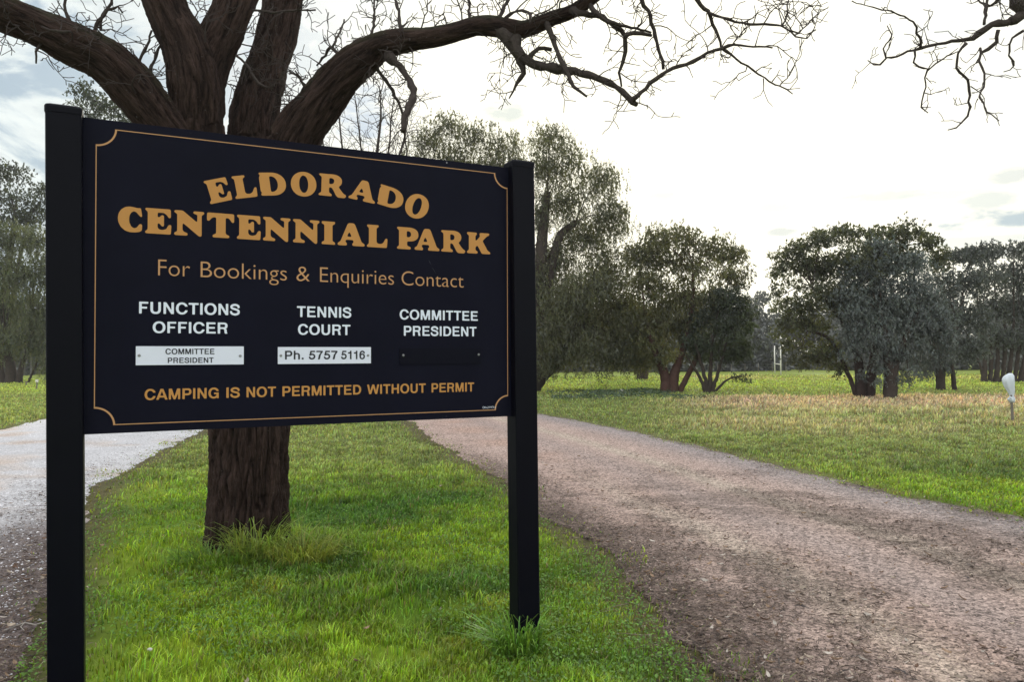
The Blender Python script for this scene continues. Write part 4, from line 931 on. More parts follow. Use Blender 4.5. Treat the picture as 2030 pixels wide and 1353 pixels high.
leafy('spreading_tree', 'wide spreading tree with dark twin trunks beyond the dry grass', 'tree', None, (1714, 791), 27.3,
      [[(1705, 800, 22), (1706, 760, 20), (1698, 700, 15), (1672, 640, 10), (1640, 600, 7), (1610, 570, 5)], [(1722, 800, 22), (1727, 745, 20), (1735, 690, 15), (1740, 600, 12), (1720, 540, 8)], [(1700, 715, 9), (1650, 680, 7), (1600, 655, 4)]],
      [(1580, 490, 34, 24), (1630, 475, 40, 24), (1680, 460, 42, 22), (1740, 465, 45, 24), (1800, 462, 42, 22), (1845, 480, 30, 26), (1550, 520, 30, 26), (1600, 525, 45, 30), (1555, 560, 32, 20, 0, .6), (1640, 530, 45, 34), (1545, 590, 24, 22, 0, .4), (1580, 610, 44, 30, 0, .8), (1630, 590, 50, 36), (1560, 650, 34, 28, 0, .6), (1610, 650, 44, 30, 0, .7), (1590, 690, 40, 28, 0, .6), (1640, 690, 40, 30, 0, .7), (1700, 520, 60, 40), (1780, 510, 60, 40), (1680, 590, 50, 50), (1620, 720, 30, 20, 0, .4), (1660, 730, 16, 24, 0, .4), (1860, 520, 24, 30)],
      (.062, .070, .030), .085, .38, .95, .13, .27, cl_n=30, seed=5, bcol=(.05, .037, .034))
leafy('grey_gum', 'dense domed blue grey tree standing before the spreading tree', 'tree', None, (1766, 793), 26.3,
      [[(1762, 800, 26), (1764, 750, 22), (1758, 690, 15), (1745, 620, 9)], [(1770, 800, 18), (1772, 740, 15), (1790, 680, 10), (1820, 620, 6)]],
      [(1745, 500, 40, 30), (1700, 530, 36, 34), (1790, 525, 44, 36), (1740, 555, 56, 40), (1690, 590, 40, 40), (1810, 580, 48, 44), (1760, 620, 64, 44), (1850, 620, 40, 46), (1700, 640, 40, 40), (1810, 650, 52, 40), (1870, 660, 28, 34), (1740, 680, 48, 34), (1690, 680, 26, 26, 0, .6), (1790, 700, 44, 26), (1850, 700, 40, 26), (1725, 735, 26, 20, 0, .4), (1800, 740, 30, 18, 0, .4)],
      grey, .085, .34, 1.15, .24, .29, m_leaf_grey, cl_n=32, seed=6)
leafy('grey_gum', 'blue grey tree with slim leaning trunk, just right of the domed tree', 'tree', None, (1868, 772), 33,
      [[(1864, 776, 18), (1862, 730, 15), (1850, 660, 9)], [(1894, 772, 10), (1888, 735, 8), (1882, 690, 6), (1890, 640, 4)], [(1868, 776, 12), (1872, 720, 10), (1900, 640, 6)]],
      [(1890, 510, 30, 22), (1930, 500, 32, 22), (1880, 560, 36, 34), (1925, 560, 40, 36), (1880, 620, 40, 36), (1930, 630, 40, 36), (1890, 680, 40, 30), (1930, 690, 36, 26), (1840, 720, 40, 26, 0, .5), (1870, 720, 36, 16, 0, .4)],
      (.064, .072, .056), .10, .34, 1.0, .2, .28, m_leaf_grey, cl_n=28, seed=7)
leafy('gum_cluster', 'group of slender dark trunks under grey foliage at the right edge of the field', 'tree', None, (1968, 757), 43,
      [[(1950 + i * 12, 760, 9 if i % 2 else 13), (1952 + i * 13, 715, 8), (1945 + i * 16, 640, 5)] for i in range(7)] + [[(1952, 752, 8), (1944, 728, 5), (1935, 705, 3)]],
      [(1965, 500, 34, 22), (2010, 495, 34, 22), (2055, 500, 40, 24), (1960, 550, 40, 36), (2010, 550, 44, 36), (2060, 560, 50, 40), (1965, 610, 40, 36), (2015, 615, 44, 38), (2065, 630, 50, 40), (1970, 665, 42, 26), (2020, 670, 44, 28), (2070, 680, 50, 30), (1920, 505, 24, 18)],
      (.066, .072, .054), .12, .34, 1.0, .2, .28, m_leaf_grey, cl_n=28, seed=8)
leafy('round_tree', 'distant tree with dark reddish trunk half hidden behind the rounded tree', 'tree', None, (1272, 752), 52,
      [[(1268, 755, 14), (1270, 725, 12), (1262, 680, 8)], [(1278, 755, 12), (1284, 720, 8)]],
      [(1260, 620, 40, 30), (1230, 660, 36, 30), (1290, 660, 40, 32), (1250, 700, 40, 22), (1300, 710, 30, 18), (1215, 710, 26, 20)], (.055, .065, .032), .14, .34, .9, .3, .28, cl_n=22, seed=9)
leafy('willow', 'broad feathery grey green tree left of the left sign post', 'tree', None, (25, 768), 52,
      [[(20, 772, 26), (22, 735, 20), (10, 680, 12)], [(36, 772, 16), (42, 730, 10), (60, 680, 6)], [(8, 772, 14), (0, 720, 9)], [(52, 768, 5), (66, 735, 4), (80, 700, 3)]],
      [(30, 470, 50, 36), (75, 480, 40, 34), (-30, 480, 50, 40), (0, 540, 60, 50), (60, 545, 55, 46), (110, 540, 40, 50), (20, 610, 60, 46), (80, 620, 50, 50), (-40, 620, 60, 50), (30, 670, 55, 36), (85, 690, 40, 36), (130, 640, 40, 60), (0, 700, 40, 24, 0, .5), (100, 730, 26, 20, 0, .6)],
      (.082, .096, .050), .14, .30, .9, .5, .30, cl_n=28, seed=10)
leafy('gum_tree', 'taller open crowned gum behind the feathery tree on the left', 'tree', None, (-10, 764), 66,
      [[(-10, 766, 18), (0, 640, 14), (20, 500, 10), (30, 420, 7)], [(0, 560, 9), (50, 460, 7), (80, 400, 4)]],
      [(5, 340, 34, 26, 0, .8), (40, 345, 26, 22, 0, .6), (75, 375, 22, 22, 0, .6), (20, 390, 46, 30, 0, .7), (70, 420, 36, 30, 0, .8), (-30, 380, 40, 36), (100, 400, 24, 30, 0, .6), (40, 440, 50, 28, 0, .8), (-20, 440, 40, 30)],
      (.045, .055, .032), .17, .36, .8, .2, .24, cl_n=26, seed=11)
leafy('gum_tree', 'open crowned gum showing under the left limb of the bare tree', 'tree', None, (250, 790), 45,
      [[(250, 795, 24), (245, 600, 18), (230, 400, 14), (225, 280, 8)], [(240, 480, 10), (190, 330, 8), (175, 230, 4)], [(232, 400, 8), (270, 300, 5)]],
      [(165, 175, 26, 18, 0, .8), (190, 200, 34, 26, 0, .8), (150, 205, 18, 14, 0, .5), (225, 215, 36, 28, 0, .8), (185, 240, 30, 24, 0, .6), (260, 250, 40, 30), (220, 270, 50, 30, 0, .7), (300, 290, 40, 30, 0, .8), (200, 330, 60, 40), (280, 360, 60, 50)],
      (.045, .056, .032), .13, .36, .8, .2, .26, cl_n=28, seed=12)
leafy('gum_tree', 'pale far off gum in the gap beyond the goal posts', 'tree', None, (1500, 742), 86,
      [[(1500, 744, 8), (1502, 690, 6), (1500, 620, 4)]], [(1490, 610, 26, 26), (1515, 640, 28, 26), (1480, 660, 28, 28), (1525, 685, 30, 26), (1490, 700, 34, 24), (1510, 590, 20, 18)], (.11, .115, .10), .24, .36, .8, .2, .26, m_leaf_grey, cl_n=16, seed=13)
# bare sapling behind the board
sb = P(745, 815, 22); sb[2] = 0; R3 = random.Random(5)
sap = thing('bare_sapling', sb, 'slim pale leafless sapling of upright twigs showing above the board beside the big right limb', 'tree')
def t3(pts): c = trace(pts, 22); c[:, :3] -= sb; return c
st3 = [t3([(745, 830, 16), (744, 600, 13), (742, 400, 9), (748, 300, 6), (755, 230, 4), (752, 170, 2)])] + [t3([(743, 480, 6), (700 + 0, 380, 5), (680, 300, 4), (672, 230, 3)]), t3([(744, 450, 6), (780, 340, 5), (800, 280, 4), (812, 215, 2)]), t3([(742, 400, 5), (720, 320, 4), (712, 260, 3), (705, 200, 2)]), t3([(745, 380, 5), (770, 300, 4), (775, 240, 3), (782, 190, 2)]), t3([(743, 420, 5), (650, 330, 4), (640, 280, 3), (630, 240, 2)])]
m_ = MB(); c = smooth_chain(st3[0], .1); tube(m_, c[:, :3], c[:, 3], 8); build(m_, 'trunk', m_twig, sap, smooth=True)
for c in st3:
    m_ = MB(); s = smooth_chain(c, .1); tube(m_, s[:, :3], np.maximum(s[:, 3], .006), 6)
    for a, b in zip(s[:-1], s[1:]):
        if a[2] > 4 and R3.random() < .6:
            d = (b[:3] - a[:3]); d /= np.linalg.norm(d); grow(m_, a[:3], d + np.array([R3.gauss(0, .7), R3.gauss(0, .7), R3.uniform(-.1, .5)]), R3.uniform(.6, 1.5), .009, 2, .3, R3, .16, .35, 4, .0055)
    build(m_, 'branch', m_twig, sap, smooth=True)

# ------------------------------------------------------------------ far wood, one mass along the far side of the field
rgw = np.random.default_rng(404); mlf = MB()
for i in range(150):
    yy = rgw.uniform(80, 112); xx = rgw.uniform(-.85, .95) * yy * 1.05; hh = rgw.uniform(5.5, 9.5) * (yy / 92)
    if xx > -.1 * yy and xx < .4 * yy: hh *= .92
    tone = np.array([.095, .097, .086]) * rgw.uniform(.7, 1.35)  # foliage grey lightened to carry the distance haze in its colour
    for q in range(rgw.integers(5, 9)):
        c = np.array([xx + rgw.normal() * 2.0, yy + rgw.normal() * 1.5, hh * (rgw.uniform(.02, .92) if q else .07)]); n = 300
        pts = c + rgw.normal(size=(n, 3)) * [1.15, 1.0, .85]; pts[:, 2] = np.abs(pts[:, 2]); cl = tone * rgw.uniform(.8, 1.2) * rgw.uniform(.75, 1.25, (n, 1)); blades(mlf, pts, np.full(n, .55), .6, cl * np.ones((n, 3)), None, rgw)
    for q in range(2): x0 = xx + rgw.normal(); tube(mlf, [(x0, yy, -.1), (x0 + rgw.normal() * .3, yy, hh * .4), (x0 + rgw.normal() * .8, yy, hh * .8)], [.16, .11, .05], 5, (.13, .12, .11))
tag(build(mlf, 'far_wood', m_leaf_grey), 'dim grey green wood closing off the far side of the field', 'wood', kind='stuff')

# ------------------------------------------------------------------ things in the field
m_paint_white = plain('weathered_white_paint', (.62, .60, .54), .6, .3, 0, .1, 8)
m_wood_grey = plain('grey_timber', (.16, .145, .12), .9, .1, 0, .3, 30, .3)
g1, g2 = P(1536, 740, 72), P(1548, 745, 64); g1[2] = g2[2] = 0
goal = thing('goal_posts', (g1 + g2) / 2, 'white football goal posts joined by a crossbar, far across the field', 'goal posts')
gc = (g1 + g2) / 2
for g, tp in ((g1, 686), (g2, 687)):
    mb = MB(); top = P(1535 if g is g1 else 1546, tp, g[1])[2]; tube(mb, [g - gc - [0, 0, .2], g - gc + [0, 0, top]], [.055, .05], 10); build(mb, 'upright', m_paint_white, goal, smooth=True)
mb = MB(); zc = P(1536, 721.5, 72)[2]; tube(mb, [g1 - gc + [0, 0, zc], g2 - gc + [0, 0, zc]], .045, 8); build(mb, 'crossbar', m_paint_white, goal, smooth=True)
fpts = [P(px, 742, 74) for px in range(1180, 1680, 27)]
for f_ in fpts: f_[2] = 0
fo = fpts[len(fpts) // 2]; fence = thing('wire_fence', fo, 'low wire fence with short dark posts crossing behind the goal posts', 'fence')
for i, f_ in enumerate(fpts):
    mb = MB(); q = f_ - fo; tube(mb, [q - [0, 0, .1], q + [rnd.uniform(-.04, .04), 0, .92 + rnd.uniform(-.08, .08)]], [.032, .028], 6); build(mb, 'fence_post', m_wood_grey, fence)
for z in (.3, .55, .82):
    mb = MB(); tube(mb, [f_ - fo + [0, 0, z - (.02 if k % 2 else 0)] for k, f_ in enumerate(fpts)], .003, 4); build(mb, 'wire', m_screw, fence)

# stake wearing a knotted white bag
BY = 16.9; sbp = P(2008, 832, BY); sbp[2] = 0; k = BY / F
stake = MB(); tube(stake, [(0, 0, -.1), (-.02, 0, .4), (-.05, .0, 1.0)], [.030, .028, .026], 8)
tag(build(stake, 'stake', m_wood_grey, origin=(0, 0, 0)), 'thin weathered grey stake at the right of the field, its top inside a white bag', 'stake').location = sbp
m_bag, t, out = material('white_plastic_bag'); g = t.node('ShaderNodeTexCoord').outputs['Object']
b = t.node('ShaderNodeBsdfPrincipled', {'Base Color': (.70, .75, .80, 1), 'Roughness': .38, 'Specular IOR Level': .4}); tr = t.node('ShaderNodeBsdfTranslucent', {'Color': (.78, .82, .86, 1)})
t.set(b.inputs['Normal'], t.node('ShaderNodeBump', {'Strength': .5, 'Distance': .02, 'Height': t.noise(t.vmath('MULTIPLY', g, (30., 30., 7.)), 1.0, 3)}).outputs[0])
t.l.new(t.node('ShaderNodeMixShader', {0: .3, 1: b.outputs[0], 2: tr.outputs[0]}).outputs[0], out.inputs[0])
prof = [(2006.5, 799, 3.6), (2006, 795, 6.0), (2005.5, 790, 6.2), (2006, 786, 3.4), (2005.5, 781, 5.0), (2003.5, 774, 7.2), (2001, 766, 9.6), (1999.5, 758, 11.2), (1999.5, 751, 11.0), (2001, 745, 8.4), (2003, 740.5, 3.0)]
pr = catmull(np.array([(*(P(a, b_, BY) - sbp), c * k) for a, b_, c in prof]), .03); v = []; ns = 30
for i, (x, y, z, r) in enumerate(pr):
    for j in range(ns):
        a = 2 * math.pi * j / ns; fold = 1 + .20 * abs(math.sin(2.5 * a + i * .06)) - .10 + .09 * math.sin(7 * a - i * .22) + .05 * math.sin(13 * a + i * .5); v.append((x + r * fold * math.cos(a), y + r * .55 * fold * math.sin(a), z))
mb = MB(); i = np.arange(len(pr) - 1)[:, None] * ns; j = np.arange(ns)[None, :]; mb.add(v, [np.stack([i + j, i + (j + 1) % ns, i + ns + (j + 1) % ns, i + ns + j], -1).reshape(-1, 4), np.arange(ns)[::-1][None, :], (np.arange(ns) + (len(pr) - 1) * ns)[None, :]])
bag = build(mb, 'plastic_bag', m_bag, smooth=True); bag.location = sbp; tag(bag, 'white plastic bag pulled over the top of the stake and knotted below', 'bag')
mb = MB(); kc = P(2001, 792, BY) - sbp + [0, -.05, 0]      # the knot
for d in ((-.05, 0, .0), (.02, -.02, -.03), (-.03, -.03, .04)): tube(mb, [kc, kc + np.array(d) * .8, kc + np.array(d) * 1.6], [.038, .032, .010], 10)
build(mb, 'knot', m_bag, bag, smooth=True)
# small things on the far left
for px, pt, pb, Yq, lab in ((73, 753, 772, 40, 'short white topped marker post beside the left sign post, in front of the trees'), (52, 756, 770, 46, 'short grey marker post under the feathery tree, far left')):
    b0 = P(px, pb, Yq); b0[2] = 0; mt_ = thing('marker_post', b0, lab, 'marker post', 'short marker posts at the far left'); h = P(px, pt, Yq)[2]
    mb = MB(); tube(mb, [(0, 0, -.1), (0, 0, h * .8)], .035, 8); build(mb, 'stem', m_wood_grey, mt_)
    mb = MB(); box(mb, (-.07, -.03, h * .72), (.07, .03, h), .012); build(mb, 'head', m_paint_white if px == 73 else m_wood_grey, mt_)
mb = MB(); s0 = P(1232, 773, 33); s0[2] = 0
th = np.linspace(0, 2 * math.pi, 11)[:-1]; rings = [(0, .13), (.07, .15), (.13, .11), (.16, .04)]; v = [(r * math.cos(a) * (1 + .2 * math.sin(3 * a)), r * math.sin(a), z - .02) for z, r in rings for a in th]
f = [(i_ * 10 + j_, i_ * 10 + (j_ + 1) % 10, i_ * 10 + 10 + (j_ + 1) % 10, i_ * 10 + 10 + j_) for i_ in range(3) for j_ in range(10)]; mb.add(v, [np.array(f), (np.arange(10) + 30)[None, :]])
so = build(mb, 'stone', m_paint_white); so.location = s0; tag(so, 'pale stone in the dark weeds left of the reddish forked trunk', 'stone')

# ------------------------------------------------------------------ ground cover
m_grass = leafmat('grass_blade', .42, .45, .03, (1.2, 1.2, .55))
TB = tbase[:2]
def sample(n, ymin, ymax, power, rg):      # points over the wedge of ground in front, thinning with distance
    u = rg.uniform(0, 1, n)
    a = 2 - power
    y = (ymin ** a + u * (ymax ** a - ymin ** a)) ** (1 / a) if abs(a) > 1e-6 else ymin * (ymax / ymin) ** u
    x = rg.uniform(-1, 1, n) * (y * .92 + 1.8); return np.column_stack([x, y])
def grass_mesh(mb, p, h, wd, col, rg, bend=.5, wind=(.15, -.1)):
    n = len(p); a = rg.uniform(0, 2 * math.pi, n); d = np.column_stack([np.cos(a), np.sin(a)]); side = np.column_stack([-d[:, 1], d[:, 0]])
    ln = h * bend * rg.uniform(.2, 1.5, n); d = d * ln[:, None] + np.array(wind) * h[:, None] * rg.uniform(.0, 1.2, (n, 1))
    z0 = np.full((n, 1), -.006); s = side * (wd / 2)[:, None]
    b0 = np.hstack([p - s, z0]); b1 = np.hstack([p + s, z0]); m = p + d * .32; zm = (h * .62)[:, None]
    m0 = np.hstack([m - s * .8, zm]); m1 = np.hstack([m + s * .8, zm]); tip = np.hstack([p + d, (h * rg.uniform(.75, 1.05, n))[:, None]])
    V = np.stack([b0, b1, m1, m0, tip], 1).reshape(-1, 3); i = np.arange(n) * 5
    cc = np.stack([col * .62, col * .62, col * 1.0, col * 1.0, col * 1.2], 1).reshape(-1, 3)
    mb.add(V, [np.stack([i, i + 1, i + 2, i + 3], 1), np.stack([i + 3, i + 2, i + 4], 1)], cc)
rgg = np.random.default_rng(77)
def edge_d(p): return np.minimum.reduce([dist_line(ROAD_L, p), dist_line(ROAD_R, p), dist_line(TRACK_R, p), dist_line(TRACK_L, p)])
p = np.vstack([sample(560000, 2.4, 14, 2.0, rgg), sample(310000, 12, 62, 2.35, rgg)])
onr = on_road(p) | on_track(p); ed = edge_d(p)
keep = (~onr) & (rgg.uniform(0, 1, len(p)) < .15 + .85 * sstep(ed, 0, .6)) | (onr & (rgg.uniform(0, 1, len(p)) < .30 * (1 - sstep(ed, .0, .38))))
bare = fbm2(p, 1.7, 71, 3); keep &= ~((bare < .34) & (p[:, 1] < 8) & (rgg.uniform(0, 1, len(p)) < .75))
keep &= np.hypot(p[:, 0] - TB[0], p[:, 1] - TB[1]) > .30
dtr = dist_line(TRACK_R, p); keep &= ~((dtr < .25 + 1.1 * fbm2(p, 1.4, 141, 3)) & (p[:, 1] < 9.5) & (rgg.uniform(0, 1, len(p)) < .72))
pb = base + sx * (PR0 + PW / 2) + sn * (PFRONT + PD / 2); dpo = np.hypot(p[:, 0] - pb[0], p[:, 1] - pb[1]); keep &= dpo > .085
p = p[keep]; dcam = np.hypot(p[:, 0], p[:, 1]); onr = onr[keep]; ed = ed[keep]
tuss = fbm2(p, 2.1, 81, 3); tall = sstep(tuss, .42, .72)
h = rgg.uniform(.028, .056, len(p)) * (1 + .8 * tall) * np.where(p[:, 1] > 11, .95 + .01 * p[:, 1], 1.0); h *= (.55 + .45 * sstep(ed, 0, .5)) * (.7 + .6 * fbm2(p, 8.0, 131, 2))
dt = np.hypot(p[:, 0] - TB[0] - .15, p[:, 1] - TB[1] + .15); dpo = np.hypot(p[:, 0] - pb[0], p[:, 1] - pb[1]); h *= .70 + .30 * sstep(dpo, .10, .40); near_t = (1 - sstep(dt, .35, .95)); h *= 1 + .7 * near_t
col = turf_colour(p); strawy = (col[:, 0] > col[:, 1]); h = np.where(strawy, h * 1.8, h)
cl9 = .68 + .64 * sstep(fbm2(p, 8.0, 131, 2), .25, .75)
col = col * cl9[:, None] * rgg.uniform(.55, 1.5, (len(p), 1)) * (1 + rgg.normal(size=(len(p), 3)) * .10)
dead = rgg.uniform(0, 1, len(p)) < .05 + .25 * (1 - sstep(ed, 0, .4)); col[dead] = np.array([.26, .21, .11]) * rgg.uniform(.6, 1.2, (dead.sum(), 1))
wd = .0044 * (np.maximum(dcam, 3) / 3.4) ** .95 * rgg.uniform(.6, 1.6, len(p))
print('blades', len(p))
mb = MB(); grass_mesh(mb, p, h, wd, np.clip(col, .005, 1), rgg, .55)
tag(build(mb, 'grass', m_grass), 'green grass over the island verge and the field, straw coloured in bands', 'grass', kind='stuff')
# low clover among the grass
q = sample(130000, 2.6, 9.5, 2.0, rgg); cn = fbm2(q, 1.1, 93, 3); kp = (~(on_road(q) | on_track(q))) & (cn + .14 * sstep(q[:, 0], -1.2, .3) > .47) & (edge_d(q) > .05); q = q[kp]
n = len(q); c3 = np.column_stack([q, rgg.uniform(.015, .065, n)]); r = rgg.uniform(.005, .010, n); a0 = rgg.uniform(0, 6.28, n); V = []
tilt = rgg.normal(size=(n, 2)) * .45
for kx in range(6):
    a = a0 + kx * math.pi / 3; rr_ = r * (1.0 if kx % 2 else .72); x = np.cos(a) * rr_; y = np.sin(a) * rr_; V.append(np.column_stack([c3[:, 0] + x, c3[:, 1] + y, c3[:, 2] + x * tilt[:, 0] + y * tilt[:, 1]]))
V = np.stack(V, 1).reshape(-1, 3); ii = np.arange(n)[:, None] * 6 + np.arange(6)[None, :]
cl = (np.array([.12, .235, .030]) * rgg.uniform(.5, 1.4, (n, 1))); mb = MB(); mb.add(V, ii, np.repeat(cl, 6, 0)); tag(build(mb, 'clover', m_grass), 'small round leaved clover growing low in the grass', 'clover', kind='stuff')

# tufts of long grass
def tuft(name, label, c, rad, n, hlo, hhi, wd0, col, lean_, rg, bend=.75):
    c = np.array(c); mb = MB(); a = rg.uniform(0, 6.28, n); rr_ = rad * np.sqrt(rg.uniform(0, 1, n)); p = np.column_stack([np.cos(a) * rr_, np.sin(a) * rr_ * .8])
    out_ = p / (np.linalg.norm(p, axis=1)[:, None] + 1e-6); h = rg.uniform(hlo, hhi, n); L = h * bend * rg.uniform(.3, 1.3, n); d = (out_ + rg.normal(size=(n, 2)) * .6) * L[:, None] + np.array(lean_) * h[:, None]
    side = np.column_stack([-d[:, 1], d[:, 0]]); side /= np.linalg.norm(side, axis=1)[:, None] + 1e-9; cl = np.array(col) * rg.uniform(.6, 1.4, (n, 1)) * (1 + rg.normal(size=(n, 3)) * .08)
    V = []; C = []
    for f_, zf, wf, br in ((0, -.02, .7, .7), (.14, .45, 1.0, .85), (.45, .80, .85, 1.0), (.85, .98, .5, 1.1)):
        for s in (-1, 1): V.append(np.column_stack([p + d * f_ + s * side * (wd0 * wf / 2), h * zf])); C.append(cl * br)
    V.append(np.column_stack([p + d * 1.2, h * .90])); C.append(cl * 1.15)
    V = np.stack(V, 1).reshape(-1, 3); C = np.stack(C, 1).reshape(-1, 3); i = np.arange(n) * 9
    mb.add(V, [np.concatenate([np.stack([i + k_, i + k_ + 1, i + k_ + 3, i + k_ + 2], 1) for k_ in (0, 2, 4)]), np.stack([i + 6, i + 7, i + 8], 1)], np.clip(C, .004, 1))
    o = build(mb, name, m_grass); o.location = (c[0], c[1], 0); return tag(o, label, 'grass tuft', 'long grass tufts on the island verge')
tuft('grass_tuft', 'long windblown grass tuft against the right foot of the big bare trunk', TB + np.array([.20, -.36]), .20, 300, .15, .32, .0080, (.22, .29, .06), (.25, -.15), rgg, .9)
tuft('grass_tuft', 'short grass sprawling in front of the bare trunk, left of its long windblown tuft', TB + np.array([-.08, -.50]), .26, 380, .06, .15, .0060, (.14, .25, .035), (-.15, -.2), rgg, 1.1)
tuft('grass_tuft', 'yellowish grass tuft standing clear to the right of the bare trunk', TB + np.array([.56, -.42]), .26, 420, .10, .21, .0060, (.27, .31, .06), (.2, -.1), rgg, .9)
pb = base + sx * (PR0 + PW / 2) + sn * (PFRONT + PD / 2)
tuft('grass_tuft', 'broad bladed dark green grass clump around the foot of the right sign post', pb[:2] + np.array([-.03, -.13]), .12, 240, .08, .19, .009, (.13, .25, .032), (-.10, -.05), rgg, .7)
pl_ = base + sx * (PL0 + PW / 2)
# dark weeds at the edge of the field behind the right post
q = np.column_stack([rgg.uniform(1.5, 7.6, 9000), rgg.uniform(27, 34, 9000)]); q = q[fbm2(q, .5, 111, 3) + .25 * (rgg.uniform(0, 1, 9000) - .5) > .52]; n = len(q)
mb = MB(); pts = np.column_stack([q + rgg.normal(size=(n, 2)) * .05, rgg.uniform(.02, .17, n) * (.3 + fbm2(q, .9, 113, 2))]); blades(mb, pts, np.full(n, .09), .6, np.array([.055, .085, .035]) * rgg.uniform(.6, 1.4, (n, 1)) * np.ones((n, 3)), None, rgg)
tag(build(mb, 'weeds', m_leaf_grey), 'patch of dark low weeds at the foot of the pepper tree', 'weeds', kind='stuff')

# litter of bark and leaves along the verges, loose stones on the gravel
m_litter = tintmat('litter', .85, 0, 50, .2, .2, 60)
def scatter(n, poly_test, fn, ymax, rg):
    q = sample(n, 2.4, ymax, 1.9, rg); return q[fn(q, rg)]
def lit_prob(q, rg):
    r_ = on_road(q); t_ = on_track(q); dl = dist_line(ROAD_L, q); dtk = dist_line(TRACK_R, q); nz = fbm2(q, 2.2, 121, 3); nz2 = fbm2(np.column_stack([q[:, 0], q[:, 1] * .6]), 2.3, 53, 4)
    pr_ = np.where(r_, .95 * (1 - sstep(dl + (nz - .5) * .5, .25, .75)) + .62 * sstep(nz2 + .12 * (nz - .5), .47, .60) + .06, 0) + np.where(r_, .5 * (1 - sstep(dist_line(ROAD_R, q) + (nz - .5) * .4, .1, .45)), 0) + np.where(t_, .95 * (1 - sstep(dtk + (nz - .5) * .6, .4, 1.2)) + .02, 0) + np.where(~r_ & ~t_, .55 * (1 - sstep(np.minimum(dl, dtk), .05, .40)), 0)
    return rg.uniform(0, 1, len(q)) < pr_ * (1 - sstep(q[:, 1], 8, 13) * .8)
q = scatter(330000, None, lit_prob, 15, rgg); n = len(q); print('litter', n)
zr = .034 + 0 * q[:, 0]; zr = np.where(on_road(q), .040, np.where(on_track(q), .044, .012)) * np.where(edge_d(q) > .3, 1, .5 + edge_d(q) * 1.6)
a = rgg.uniform(0, 6.28, n); L = rgg.gamma(1.6, .015, n) + .008; wv = np.where(rgg.uniform(0, 1, n) < .10, np.minimum(L, .03) * .45, .0034 + .07 * L * rgg.uniform(.3, 1, n)); d = np.column_stack([np.cos(a), np.sin(a), rgg.normal(size=n) * .12]); s = np.column_stack([-np.sin(a), np.cos(a), rgg.normal(size=n) * .3])
c = np.column_stack([q, zr]); k0 = c - d * L[:, None] / 2; k1 = c + d * L[:, None] / 2; up = np.column_stack([np.zeros(n), np.zeros(n), L * .10])
V = np.stack([k0, c - s * wv[:, None] / 2 + up, k1, c + s * wv[:, None] / 2 + up], 1).reshape(-1, 3); i = np.arange(n) * 4
pal = np.array([[.055, .038, .030], [.09, .060, .045], [.14, .10, .075], [.20, .155, .12], [.05, .042, .040], [.38, .31, .24]]); cl = pal[rgg.choice(6, n, p=[.34, .26, .17, .10, .10, .03])] * rgg.uniform(.7, 1.3, (n, 1))
mb = MB(); mb.add(V, np.stack([i, i + 1, i + 2, i + 3], 1), np.repeat(cl, 4, 0)); tag(build(mb, 'leaf_litter', m_litter), 'brown shreds of bark and dead leaves along the gravel verges', 'leaf litter', kind='stuff')
# dead leaves, curled, pale
q = sample(9500, 2.5, 12, 1.8, rgg); q = q[(~on_road(q) & ~on_track(q) & (rgg.uniform(0, 1, len(q)) < .012)) | (on_road(q) & (rgg.uniform(0, 1, len(q)) < .20 + .6 * (1 - sstep(dist_line(ROAD_L, q), .3, 1.6)))) | (on_track(q) & (dist_line(TRACK_R, q) < .8) & (rgg.uniform(0, 1, len(q)) < .5))]; n = len(q)
a = rgg.uniform(0, 6.28, n); L = rgg.uniform(.018, .052, n); wv = L * rgg.uniform(.3, .55, n); d = np.column_stack([np.cos(a), np.sin(a), rgg.normal(size=n) * .15]); s = np.column_stack([-np.sin(a), np.cos(a), rgg.normal(size=n) * .25]); c = np.column_stack([q, np.full(n, .050)]); V = []
for t_, wf, zf in ((-.5, .05, .006), (-.2, .9, .0), (.15, 1.0, .002), (.5, .05, .010)):
    for sd in (-1, 0, 1): V.append(c + d * (L * t_)[:, None] + s * (wv * wf * .5 * sd)[:, None] + np.column_stack([np.zeros((n, 2)), zf + abs(sd) * wv * .30]))
V = np.stack(V, 1).reshape(-1, 3); i = np.arange(n) * 12; fc = np.concatenate([np.stack([i + r_ * 3 + c_, i + r_ * 3 + c_ + 1, i + r_ * 3 + c_ + 4, i + r_ * 3 + c_ + 3], 1) for r_ in range(3) for c_ in range(2)])
pal = np.array([[.34, .28, .22], [.26, .18, .12], [.16, .10, .07], [.44, .39, .34]]); cl = pal[rgg.choice(4, n, p=[.3, .3, .2, .2])] * rgg.uniform(.75, 1.2, (n, 1))
mb = MB(); mb.add(V, fc, np.repeat(cl, 12, 0)); tag(build(mb, 'dead_leaves', m_litter), 'pale curled dead leaves strewn over the gravel road', 'dead leaves', kind='stuff')
# fine fallen twigs
mb = MB(); R5 = random.Random(9); q = sample(1500, 2.6, 9, 1.8, rgg); q = q[lit_prob(q, rgg)][:330]
for x, y in q:
    a = R5.uniform(0, 6.28); L = R5.uniform(.06, .26); pts = [np.array([x, y, .046])]
    for s_ in range(4): a += R5.gauss(0, .3); pts.append(pts[-1] + np.array([math.cos(a), math.sin(a), R5.gauss(0, .03)]) * L / 4)
    tube(mb, pts, [.0022, .002, .0018, .0014, .001], 4, np.array([.10, .075, .06]) * R5.uniform(.6, 2.0), cap=False)
tag(build(mb, 'fallen_twigs', m_litter), 'thin broken twigs lying on the verge of the gravel road', 'twigs', kind='stuff')
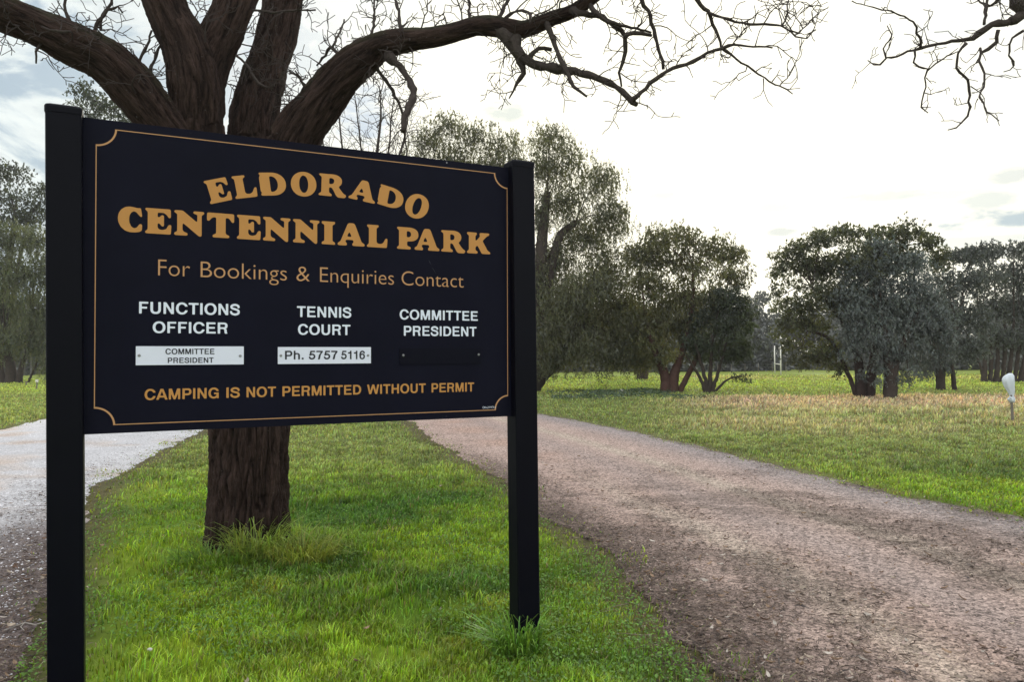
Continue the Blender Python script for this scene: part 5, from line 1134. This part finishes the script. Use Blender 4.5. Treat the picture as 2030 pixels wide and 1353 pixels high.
# loose stones
q = sample(60000, 2.5, 16, 1.9, rgg); q = q[on_road(q) | on_track(q)]; n = len(q); tk = on_track(q); r = rgg.gamma(3, .0013, n) + .002; zc = np.where(tk, .046, .042) * np.clip(.3 + edge_d(q) * 2.4, .3, 1); V = []
for dx, dy, dz_ in ((1, 0, 0), (0, 1, 0), (-1, 0, 0), (0, -1, 0), (0, 0, .8), (0, 0, -.8)):
    V.append(np.column_stack([q[:, 0] + dx * r * rgg.uniform(.6, 1.4, n) + dy * r * .3, q[:, 1] + dy * r * rgg.uniform(.6, 1.4, n), zc + dz_ * r * rgg.uniform(.5, 1.2, n)]))
V = np.stack(V, 1).reshape(-1, 3); i = np.arange(n) * 6; fc = np.concatenate([np.stack([i + a_, i + b_, i + 4], 1) for a_, b_ in ((0, 1), (1, 2), (2, 3), (3, 0))])
cl = np.where(tk[:, None], np.array([.60, .59, .61]), road_colour(q, np.full(n, .5)) * 1.05) * rgg.uniform(.5, 1.45, (n, 1)); mb = MB(); mb.add(V, fc, np.repeat(cl, 6, 0)); tag(build(mb, 'loose_stones', m_litter), 'small loose stones scattered over the gravel', 'gravel', kind='stuff')
# one crooked stick and a pale pebble on the verge
R6 = random.Random(3)
def lying(name, label, cat, px, py, mk):
    x, y = G(px, py); o = mk(); o.location = (x, y, 0); return tag(o, label, cat)
def stick():
    mb = MB(); tube(mb, [(-.13, -.03, .03), (-.05, .02, .055), (.02, .0, .05), (.12, .05, .07)], [.004, .004, .0035, .002], 6, (.30, .27, .24)); tube(mb, [(-.05, .02, .055), (-.02, -.06, .06), (.02, -.09, .05)], [.003, .0025, .0015], 5, (.30, .27, .24)); return build(mb, 'stick', m_litter)
lying('stick', 'pale forked stick lying at the foot of the left sign post', 'stick', 62, 1258, stick)
def pebble():
    mb = MB(); rings = [(0, .009), (.006, .011), (.011, .008), (.014, .003)]; v = [(r * math.cos(a) * 1.3, r * math.sin(a), z + .035) for z, r in rings for a in th]; mb.add(v, [np.array(f), (np.arange(10) + 30)[None, :]], (.55, .53, .48)); return build(mb, 'pebble', m_litter, smooth=True)
lying('pebble', 'small cream pebble in the thin grass right of the left sign post', 'pebble', 297, 1305, pebble)

# ------------------------------------------------------------------ thin moist air
m, t, out = material('haze')
t.l.new(t.node('ShaderNodeVolumePrincipled', {'Color': (.86, .88, .90, 1), 'Density': HAZE, 'Anisotropy': .25}).outputs[0], out.inputs['Volume'])
mb = MB(); box(mb, (-170, -30, -1), (190, 180, 28)); tag(build(mb, 'haze', m), kind='stuff')
